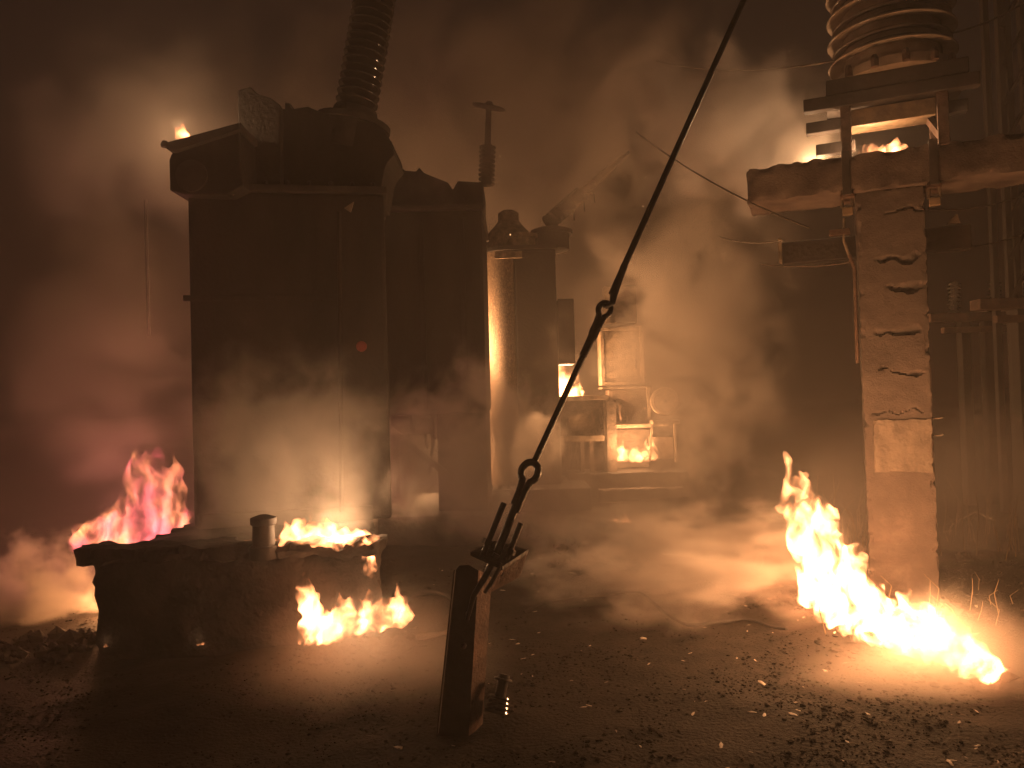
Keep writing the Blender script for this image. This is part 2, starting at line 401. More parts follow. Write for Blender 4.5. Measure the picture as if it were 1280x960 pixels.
# conservator on the outer edge
yC = yA - .25
poly = [D(x, y, yC) for x, y in ((212, 238), (211, 200), (214, 192), (222, 187), (300, 164), (303, 232), (285, 243), (230, 243))]
MB().prism(poly, (0, 1.0, 0)).build('conservator', M['soot2'], tA, bevel=.015)
poly = [D(x, y, yC - .06) for x, y in ((204, 179), (300, 153), (300, 161), (216, 189), (208, 186))]
MB().prism(poly, (0, 1.1, 0)).build('cover_plate', M['soot'], tA, bevel=.004)
MB().lathe([(.0, 0), (.028, 0), (.034, .02), (.02, .05), (.0, .05)], 12, axis_mat(D(206, 184, yC - .05), D(206, 178, yC - .05))).build('vent_cap', M['soot'], tA)
c0 = D(240, 220, yC - .012)
MB().lathe([(.13, 0), (.13, .02), (.05, .035)], 24, axis_mat(c0, c0 + Vector((0, -1, 0)))).build('level_gauge', M['soot'], tA, smooth=True)
for px, py, w in ((289, 236, 16), (436, 257, 12)):
    q = [D(px - w / 2, py + 3, yA - .2), D(px + w / 2, py - 5, yA - .2), D(px + w / 2 - 2, py + 2, yA - .2), D(px + 2, py + 8, yA - .2)]
    MB().prism(q, (0, .02, 0)).build('bracket', M['cab'], tA)
# turret, box and lugs on the cover
yT = yA + .12
poly = [D(x, y, yT) for x, y in ((297, 250), (297, 113), (313, 108), (322, 117), (338, 122), (350, 131), (350, 250))]
MB().prism(poly, (0, .6, 0)).build('cable_box', M['soot2'], tA, bevel=.012)
poly = [D(x, y, yT + .1) for x, y in ((350, 250), (350, 136), (356, 136), (356, 128), (363, 129), (364, 136), (385, 133), (404, 141), (420, 148), (462, 152), (478, 160), (490, 178), (493, 193), (484, 203), (480, 213), (474, 250))]
MB().prism(poly, (0, .6, 0)).build('turret_cover', M['soot2'], tA, bevel=.01)
pa = D(441, 160, yT + .38); pbv = D(475, -40, yT + .38)
MB().lathe([(.30, -.25), (.30, .0), (.34, .0), (.34, .05), (.22, .06), (.2, .16)], 28, axis_mat(pa, pbv)).build('turret', M['soot'], tA, smooth=True)
dirb = (pbv - pa).normalized()
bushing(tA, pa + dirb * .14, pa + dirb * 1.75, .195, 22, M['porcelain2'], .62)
v0 = D(452, 433, yA - .006)
MB().lathe([(.045, 0), (.045, .012), (.02, .018)], 20, axis_mat(v0, v0 + Vector((0, -1, 0)))).build('valve_plate', M['red'], tA)
# thin pipe down the front
MB().tube([D(424, 265, yA - .06), D(425, 420, yA - .06), D(427, 640, yA - .06)], .018, 8).build('oil_pipe', M['soot2'], tA, smooth=True)
s0 = G(330, 694, PZ); 
st = MB().lathe([(.095, -.02), (.095, .06), (.075, .07), (.07, .2), (.085, .21), (.085, .25), (.03, .27)], 20, Matrix.Translation(s0)).build('valve_stub', M['soot'], tA, smooth=True)

# --- middle transformer
yB = 9.0; xBl = D(455, 450, yB).x; xBr = D(607, 450, yB).x; zB = zat(xBr, yB, 262)
tB = thing('power_transformer', 'dark middle transformer in smoke with a flat ringed bushing above it', 'transformer', ((xBl + xBr) / 2, yB, 0), 'burning transformers in a row')
zU = zat(xBl, yB, 520)
MB().box(((xBl + xBr) / 2, yB + .9, (zB + zU) / 2), (xBr - xBl, 1.8, zB - zU)).build('tank', M['soot2'], tB, bevel=.03)
xm = D(545, 560, yB).x
MB().box(((xm + xBr) / 2 - .01, yB + .95, (zU + .3) / 2), (xBr - xm - .02, 1.6, zU - .3 - .004)).build('pedestal', M['soot2'], tB, bevel=.02)
for sy in (.12, 1.6): MB().box((xBl + .1, yB + sy, (zU + .3) / 2), (.12, .12, zU - .3 - .004)).build('leg', M['soot2'], tB)
MB().box(((xBl + xBr) / 2 + .2, yB + .9, .12), (xBr - xBl + .1, 2.2, .36)).build('footing', M['plinth'], tB, bevel=.02)
MB().box(((xBl + xBr) / 2, yB + .9, zB + .03), (xBr - xBl + .06, 1.9, .06)).build('flange', M['soot'], tB, bevel=.01)
for k, (px, ln, w) in enumerate(((482, .5, .02), (491, .28, .035), (503, .62, .016), (512, .2, .05), (524, .42, .018), (533, .75, .022), (540, .3, .04))):
    x = D(px, 520, yB).x; yy = yB + .2 + .12 * (k % 3)
    MB().tube([(x, yy, zU + .02), (x + .02, yy, zU - ln * .5), (x + .05 * math.sin(k * 2.1), yy + .03, zU - ln)], [w, w * .9, w * .7], 8).build('burnt_pipe', M['soot2'], tB, smooth=True)
MB().bar((xBl + .15, yB + .1, zU - .06), (xm + .1, yB + .12, .75), .07, .05, (0, 1, 0)).build('brace', M['soot2'], tB)
MB().box((xBl + .55, yB + .5, zU - .12), (.9, .5, .24)).build('sump', M['soot2'], tB, bevel=.05)
ribs(tB, xBl, xBr, yB, zU + .05, zB - .1, 3, M['soot2'])
poly = [D(x, y, yB + .3) for x, y in ((470, 262), (474, 206), (486, 203), (500, 207), (506, 213), (520, 214), (524, 209), (530, 216), (545, 222), (560, 228), (566, 237), (572, 226), (604, 228), (604, 262))]
MB().prism(poly, (0, .9, 0)).build('cover', M['soot2'], tB, bevel=.012)
ba = D(608, 232, yB + .5); bb = D(611, 134, yB + .5); db = (bb - ba).normalized()
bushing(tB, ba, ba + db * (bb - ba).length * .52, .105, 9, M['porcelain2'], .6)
MB().tube([ba + db * .3, bb], [.045, .035], 10).build('stem', M['soot'], tB, smooth=True)
MB().lathe([(.05, -.03), (.19, -.012), (.215, .0), (.205, .012), (.06, .03), (.03, .07)], 32, axis_mat(bb, bb + Vector((.22, -.25, 1)))).build('corona_disc', M['soot2'], tB, smooth=True)

# --- far transformer: round-cornered tank lit from its side
yD = 11.3; xCl = D(608, 450, yD + .5).x; xCr = D(698, 450, yD).x; zC = zat(xCl, yD + .3, 318)
tC = thing('power_transformer', 'far transformer with bright orange-lit flaking tank edge and a toppled bushing', 'transformer', ((xCl + xCr) / 2, yD, 0), 'burning transformers in a row')
def round_outline(x0, x1, y0, y1, r, n=10):
    out = []
    for (ccx, ccy, a0, rr) in ((x1 - .08, y0 + .08, -90, .08), (x1 - .08, y1 - .08, 0, .08), (x0 + r, y1 - r, 90, r), (x0 + r, y0 + r, 180, r)):
        for i in range(n + 1):
            a = R(a0 + 90 * i / n); out.append(Vector((ccx + rr * math.cos(a), ccy + rr * math.sin(a), 0)))
    return out
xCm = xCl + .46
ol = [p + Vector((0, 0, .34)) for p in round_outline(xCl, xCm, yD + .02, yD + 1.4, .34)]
MB().prism(ol, (0, 0, zC - .34)).build('lit_tank_edge', M['flake_lit'], tC, smooth=True)  # rounded lit edge of the tank; its light is put into paler paint
MB().box(((xCm + xCr) / 2 + .004, yD + .76, (zC + .34) / 2), (xCr - xCm - .004, 1.5, zC - .34 - .004)).build('tank', M['soot2'], tC, bevel=.03)  # front of the same tank, its shade put in with darker paint
MB().box(((xCl + xCr) / 2 + .12, yD + .7, .16), (xCr - xCl + .55, 2.1, .32)).build('footing', M['plinth'], tC, bevel=.02)
ol = [p + Vector((0, 0, zC)) for p in round_outline(xCl - .04, xCr + .04, yD - .04, yD + 1.54, .44)]
MB().prism(ol, (0, 0, .06)).build('flange', M['soot2'], tC, smooth=True)
c1 = D(640, 318, yD + .5)
MB().lathe([(.36, 0), (.36, .18), (.33, .3), (.22, .42), (.16, .5), (.16, .62), (.1, .66)], 32, Matrix.Translation((c1.x - .04, yD + .55, zC + .05))).build('turret', M['cab'], tC, smooth=True)
MB().lathe([(.22, 0), (.22, .16), (.26, .16), (.26, .22), (.1, .26)], 28, Matrix.Translation((D(652, 318, yD + .3).x, yD + .3, zC + .05))).build('hatch', M['cab'], tC, smooth=True)
MB().lathe([(.27, 0), (.27, .24), (.32, .24), (.32, .3), (.2, .34)], 28, Matrix.Translation((D(690, 318, yD + .4).x, yD + .4, zC + .05))).build('turret', M['soot2'], tC, smooth=True)
la = D(684, 280, yD + .4); lb = D(786, 190, yD + .9); dl = (lb - la)
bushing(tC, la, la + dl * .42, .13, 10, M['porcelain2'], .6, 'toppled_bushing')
MB().tube([la + dl * .4, la + dl * .8], [.07, .055], 12).build('bushing_tube', M['cab'], tC, smooth=True)
MB().tube([la + dl * .8, lb], [.035, .02], 8).build('bushing_stem', M['soot2'], tC, smooth=True)
for k in range(3):
    MB().tube([la + dl * (.1 + .12 * k) + Vector((.1, -.1, .06)), la + dl * (.2 + .12 * k) + Vector((.14, -.12, -.06)), la + dl * (.16 + .12 * k) + Vector((.2, -.1, -.16))], .012, 6).build('loose_lead', M['cab'], tC, smooth=True)
MB().box((D(708, 420, yD + .1).x, yD + .35, (zat(xCr, yD, 373) + zat(xCr, yD, 455)) / 2), (D(718, 420, yD).x - xCr - .004, .6, zat(xCr, yD, 373) - zat(xCr, yD, 455))).build('control_box', M['soot2'], tC, bevel=.015)
MB().box((D(636, 330, yD - .05).x, yD - .03, zC - .08), (.4, .03, .1)).build('name_board', M['cab'], tC)
bolts(tC, [G(614 + 11 * k, 612 - k * .5, .32) for k in range(4)], .03, .06)

# ------------------------------------------------------------------ burnt cabinets
yK = 12.3
def q(px, py, dy=0): return D(px, py, yK + dy)
tK = thing('burnt_cabinet', 'open burnt-out cabinet frame with a crooked panel inside and fire on top', 'cabinet', (q(735, 605).x, yK, 0))
z0, z1 = q(735, 606).z, q(735, 500).z; xa, xb = q(698, 550).x, q(757, 550).x
for x in (xa, xb):
    for dy in (0, .5):
        MB().box((x, yK + dy, (z0 + z1) / 2), (.05, .05, z1 - z0)).build('post', M['cab'], tK, bevel=.006)
MB().box(((xa + xb) / 2, yK + .25, z1 + .035), (xb - xa + .12, .62, .07)).build('top', M['cab'], tK, bevel=.008)
MB().box(((xa + xb) / 2, yK + .0, q(735, 548).z), (xb - xa - .055, .07, .09)).build('rail', M['cab'], tK, bevel=.006)
MB().box(((xa + xb) / 2, yK + .56, (z0 + z1) / 2), (xb - xa + .1, .02, z1 - z0)).build('back_panel', M['cab_dark'], tK)
poly = [D(x, y, yK - .04) for x, y in ((758, 500), (770, 503), (772, 610), (760, 612))]
MB().prism(poly, (0, .5, 0)).build('side_panel', M['cab_dark'], tK)
poly = [D(x, y, yK + .12) for x, y in ((710, 521), (740, 512), (748, 545), (716, 548))]
MB().prism(poly, (0, .03, 0)).build('crooked_panel', M['cab'], tK)
for px in (727, 739):
    MB().bar(q(px, 551, .05), q(px + 1, 592, .05), .06, .05, (0, 1, 0)).build('inner_post', M['cab_dark'], tK, bevel=.005)
poly = [D(x, y, yK + .3) for x, y in ((741, 556), (753, 554), (757, 594), (742, 596))]
MB().prism(poly, (0, .03, 0)).build('loose_panel', M['cab'], tK)
for k in range(5):
    x = 708 + k * 4.5
    MB().tube([q(x + random.uniform(-2, 2), 528 + j * 12, .2) + Vector((random.uniform(-.03, .03), random.uniform(-.03, .03), 0)) for j in range(6)], .012, 6).build('burnt_cable', M['cab'], tK, smooth=True)

def cabinet(name, label, px0, px1, py0, py1, dy, depth, mat, door=True):
    a = D(px0, py1, yK + dy); c = D(px1, py0, yK + dy)
    r = thing(name, label, 'cabinet', ((a.x + c.x) / 2, yK + dy, a.z))
    MB().box(((a.x + c.x) / 2, yK + dy + depth / 2, (a.z + c.z) / 2), (c.x - a.x, depth, c.z - a.z)).build('case', mat, r, bevel=.012)
    if door:
        w = c.x - a.x; h = c.z - a.z; X = (a.x + c.x) / 2; Z = (a.z + c.z) / 2; Y = yK + dy
        MB().box((X - w * .03, Y - .012, Z + h * .02), (w * .74, .02, h * .80)).build('door', mat, r, bevel=.006)
        for sx in (-1, 1): MB().box((X + sx * w * .46, Y - .018, Z), (w * .08, .03, h)).build('door_frame', mat, r, bevel=.005)
        for sz in (-1, 1): MB().box((X, Y - .02, Z + sz * h * .47), (w * .83, .03, h * .06)).build('door_frame', mat, r, bevel=.005)
        MB().box((X + w * .30, Y - .035, Z - h * .15), (.03, .03, .14)).build('handle', M['cab_dark'], r, bevel=.005)
        for sz in (-.25, .25): MB().lathe([(.02, -.05), (.02, .05)], 8, Matrix.Translation((X - w * .42, Y - .04, Z + sz * h))).build('hinge', M['cab_dark'], r)
    return r
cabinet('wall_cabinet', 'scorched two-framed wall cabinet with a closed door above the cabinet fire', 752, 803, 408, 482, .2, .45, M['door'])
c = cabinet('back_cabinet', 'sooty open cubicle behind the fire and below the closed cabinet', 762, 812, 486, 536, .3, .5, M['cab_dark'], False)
MB().box((q(785, 484).x, yK + .42, q(785, 484).z), (.80, .6, .035)).build('shelf', M['cab'], c, bevel=.006)
MB().box((q(795, 532).x, yK + .25, q(795, 532).z), (1.05, .5, .05)).build('shelf', M['cab'], c, bevel=.006)
MB().bar(q(810, 484, .1), q(812, 532, .1), .05, .05, (0, 1, 0)).build('post', M['cab'], c, bevel=.005)
poly = [D(x, y, yK + .7) for x, y in ((770, 537), (812, 537), (812, 600), (770, 600))]
MB().prism(poly, (0, .05, 0)).build('back_panel', M['cab_dark'], c)
cabinet('tall_panel', 'tall blank panel fading into smoke behind the closed cabinet', 757, 795, 356, 404, .9, .3, M['cab'], False)
dk = q(831, 502, -.15)
d0 = thing('round_disc', 'round pale metal disc standing on edge beside the cabinets', 'disc', dk - Vector((0, 0, .25)))
MB().lathe([(.0, -.03), (.215, -.03), (.225, 0), (.215, .025), (.17, .03), (.16, .02), (.03, .03), (0, .03)], 40, axis_mat(dk, dk + Vector((-.15, -1, .1)))).build('plate', M['door'], d0, smooth=True)
MB().lathe([(.0, 0), (.03, 0), (.03, .03), (0, .03)], 12, axis_mat(dk + Vector((0, -.035, 0)), dk + Vector((-.15, -1.03, .1)))).build('hub', M['cab_dark'], d0)
tb = thing('small_stand', 'small metal stand with splayed legs under the round disc', 'stand', (q(830, 576).x, yK, 0))
za, zb = q(830, 577).z, q(830, 527).z
MB().box((q(829, 527).x, yK + .05, zb), (.42, .6, .06)).build('top', M['cab'], tb, bevel=.006)
for px, e in ((815, -1), (843, 1)):
    for dy in (-.02, .32):
        MB().bar(q(px, 529, dy), q(px + 2.5 * e, 577, dy), .035, .035, (0, 1, 0)).build('leg', M['cab'], tb)
MB().box((q(829, 558).x, yK + .2, q(829, 560).z), (.36, .25, q(829, 546).z - q(829, 574).z)).build('drawer', M['cab_dark'], tb, bevel=.01)
fb = thing('concrete_footing', 'long concrete footing under the burning cabinets', 'footing', (q(780, 620).x, yK - .3, 0))
z_ = q(790, 588, .1).z
rough_box((q(772, 600).x + .15, yK + .35, z_ / 2 - .02), (1.9, 1.2, z_ + .04), None, .06, .015, 4, 3, .04).build('block', M['plinth'], fb, smooth=True)
rough_box((q(795, 612).x, yK - .42, q(795, 612).z), (1.3, .25, .15), None, .05, .012, 5, 5, .04).build('kerb_beam', M['concrete'], fb, smooth=True)

# ------------------------------------------------------------------ concrete post with beams
ca = R(23); LX = Vector((math.cos(ca), -math.sin(ca), 0)); LY = Vector((math.sin(ca), math.cos(ca), 0)); LZ = Vector((0, 0, 1))
MC = Matrix((LX, LY, LZ)).transposed()
cb = G(1131, 748); wP, dP = .475, .40
cC = cb + LY * dP / 2                        # centre line
zBm0 = zat(cb.x, cb.y, 236); zBm1 = zBm0 + .285
tP = thing('concrete_post', 'tall spalled concrete post with a pale patch and horizontal cracks beside the big fire', 'post', (cC.x, cC.y, 0))
cracks = [(zat(cb.x, cb.y, py), a0, a1, dpt, th) for py, a0, a1, dpt, th in ((262, -.05, .24, .04, .014), (321, -.12, .2, .06, .026), (358, -.06, .22, .06, .03), (410, -.15, .19, .05, .03), (462, -.14, .21, .05, .022), (512, -.2, .2, .03, .014))]
Hs = zBm0 + .1
def post_fn(p, q):
    z = p.z + Hs / 2 - .1
    if p.y < -dP / 2 + .01:
        for zc, a0, a1, dpt, th in cracks:
            wz = zc + noise.turbulence(Vector((p.x * 6, zc * 5, 2)), 3, False) * .05 - .02
            en = max(0, min(1, (p.x - a0) / .05, (a1 - p.x) / .03))
            tt = th * (.25 + .75 * en) * (.75 + .9 * noise.noise(Vector((p.x * 11, zc, 7))))
            if en > 0 and tt > .001 and -tt * .6 < z - wz < tt * 1.3:
                q.y += dpt * en * (.7 + .6 * noise.noise(Vector((p.x * 17, z * 25, 3)))) * max(0, 1 - (abs(z - wz) / (tt * 1.3)) ** 2)
    if abs(p.x) > wP / 2 - .03:
        k = max(0, noise.noise(Vector((p.x * 3, p.y * 4, z * 13))) - .22)
        q.x -= math.copysign(k * .05, p.x); q.y += .05 * k * (p.y < 0)
    return q
rough_box((cC.x, cC.y, Hs / 2 - .1), (wP, dP, Hs), MC, .0115, .004, 9, 2, .012, post_fn).build('shaft', M['concrete'], tP, smooth=True)
def onpost(lx, ly, z): return Vector((cC.x, cC.y, 0)) + LX * lx + LY * ly + LZ * z
zz0, zz1 = zat(cb.x, cb.y, 590), zat(cb.x, cb.y, 524)
rough_box(onpost(.025, -dP / 2 - .004, (zz0 + zz1) / 2), (.40, .03, zz1 - zz0), MC, .02, .005, 12, 9, .015).build('patch', M['patch'], tP, smooth=True)
za_, zb_ = zat(cb.x, cb.y, 452), zat(cb.x, cb.y, 332)
MB().tube([onpost(-wP / 2 - .03, -dP / 2 + .05, za_), onpost(-wP / 2 - .03, -dP / 2 + .05, (za_ + zb_) / 2), onpost(-wP / 2 - .025, -dP / 2 + .05, zb_), onpost(-wP / 2 - .06, -dP / 2 + .05, zb_ + .12)], .014, 8).build('conduit', M['rust'], tP, smooth=True)
for py in (524, 545):
    z = zat(cb.x, cb.y, py)
    MB().tube([onpost(wP / 2 - .02, -dP / 2 + .05, z), onpost(wP / 2 + .05, -dP / 2 + .04, z), onpost(wP / 2 + .07, -dP / 2 + .03, z + .01)], .007, 6).build('bolt_end', M['patch'], tP)
# main beam across the head
tl = along(onpost(0, -.2, zBm0), LX, 935); x1 = 2.6
tBm = thing('concrete_crossbeam', 'thick chipped concrete beam across the head of the cracked post', 'beam', onpost(0, 0, zBm0))
def beam_fn(p, q): return q
rough_box(onpost((tl + x1) / 2, -.02, (zBm0 + zBm1) / 2), (x1 - tl, .5, zBm1 - zBm0), MC, .028, .012, 5, 6, .045).build('beam', M['concrete_dark'], tBm, smooth=True)
for lx in (-.30, .30):
    MB().box(onpost(lx, -.285, (zBm0 + zBm1) / 2), (.06, .02, zBm1 - zBm0 + .06), MC).build('clamp_strap', M['soot'], tBm, bevel=.004)
    MB().box(onpost(lx, -.18, zBm0 - .035), (.10, .2, .03), MC).build('clamp_plate', M['rust'], tBm, bevel=.004)
    for k in (-.03, .03):
        MB().tube([onpost(lx + k, -.25, zBm0 + .02), onpost(lx + k * 1.3, -.26, zBm0 - .12)], .012, 8).build('clamp_bolt', M['cab'], tBm)
    MB().box(onpost(lx, -.25, zBm0 - .15), (.075, .05, .06), MC).build('clamp_block', M['plank'], tBm, bevel=.006)
# lower rail behind the post
zr = zat(cb.x, cb.y, 292)
tl2 = along(onpost(0, .3, zr), LX, 978); tr2 = along(onpost(0, .3, zr), LX, 1213)
tR = thing('steel_crossarm', 'dark steel crossarm behind the post, below the concrete beam', 'crossarm', onpost(0, .3, zr))
MB().box(onpost((tl2 + tr2) / 2, .3, zr), (tr2 - tl2, .14, .19), MC).build('arm', M['soot2'], tR, bevel=.012)
MB().box(onpost(tl2 - .012, .27, zr + .03), (.03, .16, .2), MC).build('end_plate', M['cab'], tR, bevel=.004)
MB().tube([onpost(-.32, .2, zr + .24), onpost(-.33, .18, zr + .05), onpost(-.29, .17, zr - .1)], .012, 8).build('hanger', M['cab'], tR)
MB().box(onpost(-.36, .2, zr + .125), (.16, .06, .05), MC).build('bracket', M['rust'], tR, bevel=.004)
MB().prism([onpost(.42, .18, zr + .1), onpost(.52, .18, zr + .1), onpost(.50, .18, zr + .18)], LY * .02).build('tab', M['cab'], tR)

# steel frame on the beam
tF = thing('steel_support_frame', 'small steel and timber stand between concrete beam and ribbed insulator', 'support frame', onpost(0, 0, zBm1))
def lxat(px, ly, z): return along(onpost(0, ly, z), LX, px)
zf0 = zBm1 - .01; zf1 = zf0 + .36; ly_ = -.24
ua, ub = lxat(1059, ly_, zf0), lxat(1180, ly_, zf0)
for u in (ua, ub):
    for ly in (ly_, .26):
        MB().box(onpost(u, ly, (zf0 + zf1) / 2 + .02), (.075, .05, zf1 - zf0 + .06), MC).build('upright', M['rust'], tF, bevel=.006)
for ly in (ly_ - .035, .30):
    MB().box(onpost((ua + ub) / 2 - .03, ly + .03, zf1 + .085), (ub - ua + .55, .09, .10), MC).build('channel', M['soot'], tF, bevel=.008)
for ly, dz in ((.10, -.18),):
    MB().box(onpost(ua - .08, ly, zf1 + dz), (.30, .10, .09), MC).build('stub_channel', M['soot'], tF, bevel=.008)
MB().box(onpost((ua + ub) / 2, .03, zf1 - .02), (ub - ua - .09, .40, .05), MC).build('plank', M['plank'], tF, bevel=.006)
MB().box(onpost((ua + ub) / 2, -.18, zf1 - .045), (ub - ua - .08, .05, .13), MC).build('front_board', M['plank'], tF, bevel=.006)
MB().bar(onpost(ub + .02, -.22, zf0 + .02), onpost(ub - .05, .1, zf0 + .30), .05, .05).build('brace', M['rust'], tF)
# the ribbed insulator
ci = lxat(1116, 0, zf1 + .2)
tI = thing('porcelain_insulator', 'huge brown ribbed porcelain insulator towering over the concrete post', 'insulator', onpost(ci, .03, zf1 + .14))
zi = zf1 + .14
MB().box(onpost(ci, .03, zi + .06), (.98, .62, .12), MC).build('base_plate', M['soot'], tI, bevel=.01)
base_i = onpost(ci, .03, zi + .12)
MB().lathe([(.42, 0), (.42, .07), (.36, .10), (.35, 2.2)], 48, Matrix.Translation(base_i)).build('core', M['porcelain'], tI, smooth=True)
rI = .47
def shed_mesh(r, h): return mesh_of(MB().lathe([(.34, -h * .1), (r * .8, -h * .2), (r * .95, -h * .45), (r * .985, -h * .5), (r, -h * .38), (r * .99, -h * .22), (r * .85, h * .25), (.34, h * .8)], 64), 'shed', M['porcelain'])
big, small = shed_mesh(rI, .07), shed_mesh(rI * .92, .06)
for k in range(9):
    inst(big, 'shed', tI, Matrix.Translation(base_i + LZ * (.20 + k * .19)))
    inst(small, 'shed', tI, Matrix.Translation(base_i + LZ * (.295 + k * .19)))
for k in range(6):
    a = R(200 + k * 28); MB().lathe([(.03, 0), (.03, .06), (.018, .09)], 6, Matrix.Translation(base_i + Vector((math.cos(a) * .44, math.sin(a) * .44, 0)))).build('bolt', M['rust'], tI)

# ------------------------------------------------------------------ guy rod and anchor post
yG = G(578, 905).y
gA = D(663, 588, yG + .05); gB = D(757, 384, yG + .25); gC = D(935, -12, yG + .65)
tG = thing('guy_rod', 'thick black guy rod with two eye joints running up across the scene', 'guy rod', D(628, 690, yG))
dv = (gB - gA).normalized()
MB().tube([gA + dv * .03, gB - dv * .06], .0165, 12).build('lower_rod', M['black'], tG, smooth=True)
dv2 = (gC - gB).normalized()
MB().tube([gB + dv2 * .08, gC], .0175, 12).build('upper_rod', M['black'], tG, smooth=True)
def eye(c, d, rad, tail, th, name):
    sidev = d.cross(Vector((0, 1, 0))).normalized(); pts = []
    for i in range(17):
        a = R(-62 + 304 * i / 16); pts.append(c + d * (math.sin(a + 0) * rad) * 1.25 + sidev * math.cos(a) * rad)
    pts.append(c - d * (rad * 1.25 + tail * .35) - sidev * .012); pts.append(c - d * (rad * 1.25 + tail) - sidev * .012)
    pts.insert(0, c - d * (rad * 1.25 + tail * .35) + sidev * .012); pts.insert(0, c - d * (rad * 1.25 + tail * .8) + sidev * .012)
    return MB().tube(pts, th, 10).build(name, M['black'], tG, smooth=True)
eye(gB - dv * .015, dv, .033, .14, .0155, 'eye')
# hook half of the upper joint
sv = dv2.cross(Vector((0, 1, 0))).normalized()
MB().tube([gB + dv2 * .26, gB + dv2 * .17 - sv * .005, gB + dv2 * .09 - sv * .012, gB + dv2 * .035 - sv * .022 + Vector((0, -.015, 0)), gB + dv2 * .0 + Vector((0, -.03, 0)), gB + dv2 * .012 + sv * .018 + Vector((0, .02, 0))], [.02, .021, .021, .017, .015, .013], 10).build('hook', M['black'], tG, smooth=True)
MB().tube([gB - dv * .12, gB - dv * .30], [.024, .021], 10).build('sleeve', M['black'], tG, smooth=True)
gD = D(622, 690, yG - .02); d3 = (gA - gD).normalized()
eye(gA - dv * .01, d3, .042, .16, .019, 'eye')
MB().tube([gA - d3 * .15, gD], .021, 12).build('tie_rod', M['black'], tG, smooth=True)
s3 = d3.cross(Vector((0, 1, 0))).normalized()
for e, up_, dn in ((-1, .175, .10), (1, .235, .05)):
    o_ = s3 * e * .055 if e < 0 else s3 * e * .062
    MB().tube([gD + o_ + d3 * up_, gD + o_ - d3 * dn], .0155, 10).build('u_bolt_leg', M['black'], tG, smooth=True)
    MB().lathe([(.03, 0), (.03, .028)], 6, axis_mat(gD + o_ + d3 * .012, gD + o_ + d3)).build('nut', M['black'], tG)
q3 = [D(588, 690, yG - .02), D(618, 676, yG + .10), D(660, 687, yG + .05), D(628, 708, yG - .08)]
MB().prism(q3, (0, 0, -.018)).build('clamp_plate', M['black'], tG)
q3 = [D(659, 688, yG + .05), D(628, 709, yG - .075), D(610, 742, yG - .07), D(648, 722, yG + .05)]
MB().prism(q3, (.008, .015, 0)).build('clamp_cheek', M['rust'], tG)
MB().tube([gD - d3 * .01, D(606, 722, yG - .03), D(592, 745, yG - .04), D(584, 775, yG - .04)], [.018, .016, .014, .010], 10).build('hook_tail', M['black'], tG, smooth=True)
MB().tube([D(627, 704, yG - .08), D(618, 722, yG - .09), D(606, 741, yG - .09)], .010, 8).build('locking_pin', M['black'], tG)
tPo = thing('anchor_post', 'short leaning steel channel post that anchors the guy rod', 'post', G(577, 906))
pt = D(590, 712, yG); pbm = D(572, 925, yG)
w1 = .115
MB().prism([D(570, 712, yG), D(574, 707, yG), D(586, 706, yG), D(598, 713, yG), D(585, 930, yG), D(547, 930, yG)], (0, .012, 0)).build('web', M['soot'], tPo)
MB().prism([D(598, 713, yG), D(613, 722, yG + .1), D(600, 930, yG + .1), D(585, 930, yG)], (.006, .008, 0)).build('flange', M['rust'], tPo)
MB().prism([D(570, 712, yG) + Vector((-.006, 0, 0)), D(573, 712, yG + .1), D(551, 930, yG + .1), D(547, 930, yG) + Vector((-.006, 0, 0))], (-.006, .0, 0)).build('flange', M['soot'], tPo)
for px, py in ((585, 767), (580, 807)):
    c2 = D(px, py, yG - .004); MB().lathe([(.014, 0), (.014, .012), (.008, .016)], 8, axis_mat(c2, c2 + Vector((0, -1, 0)))).build('rivet', M['cab'], tPo)

# broken insulator on the ground by the post
bi = G(621, 897); bt = D(627, 828, bi.y)
tX = thing('broken_insulator', 'broken ridged insulator stub lying at the foot of the anchor post', 'insulator', bi)
ax = axis_mat(bi + Vector((0, 0, .02)), bi + Vector((.025, .03, .12)))
MB().lathe([(.03, 0), (.028, .15), (.033, .17), (.028, .19)], 16, ax).build('stem', M['soot'], tX, smooth=True)
sm = mesh_of(MB().lathe([(.02, -.008), (.062, -.008), (.066, 0), (.06, .008), (.02, .012)], 28), 'shed', M['porcelain2'])
for k in range(4): inst(sm, 'shed', tX, ax @ Matrix.Translation((0, 0, .012 + .022 * k)) @ Matrix.Scale(1 - .05 * k, 4))
MB().tube([ax @ Vector((.045 * math.cos(R(a)), .045 * math.sin(R(a)), .165)) for a in range(0, 360, 30)], .007, 6).build('ring', M['steel'], tX, smooth=True)

# ------------------------------------------------------------------ scraps on the ground
def wire_loop(c, rx, rz, label, name='wire_loop', rot=0.0, a0=0, a1=360, th=.006):
    c = Vector(c); pts = []
    for i in range(25):
        a = R(a0 + (a1 - a0) * i / 24); x, z = rx * math.cos(a), rz * math.sin(a)
        pts.append(c + Vector((x * math.cos(rot) - z * math.sin(rot), .02 * math.sin(a * 2), rz + x * math.sin(rot) + z * math.cos(rot))))
    return tag(MB().tube(pts, th, 6).build(name, M['scrap'], smooth=True, loc=c), label, 'wire', 'bent wire on the ground')
wire_loop(G(949, 712), .035, .075, 'oval loop of pale wire standing upright near the big fire', rot=-.25)
wire_loop(G(854, 724), .028, .05, 'small hooked piece of pale wire on the ground', rot=.1, a0=-20, a1=230)
wire_loop(G(920, 702), .05, .045, 'angular bent wire beside the oval loop', rot=-.6, a0=0, a1=150)
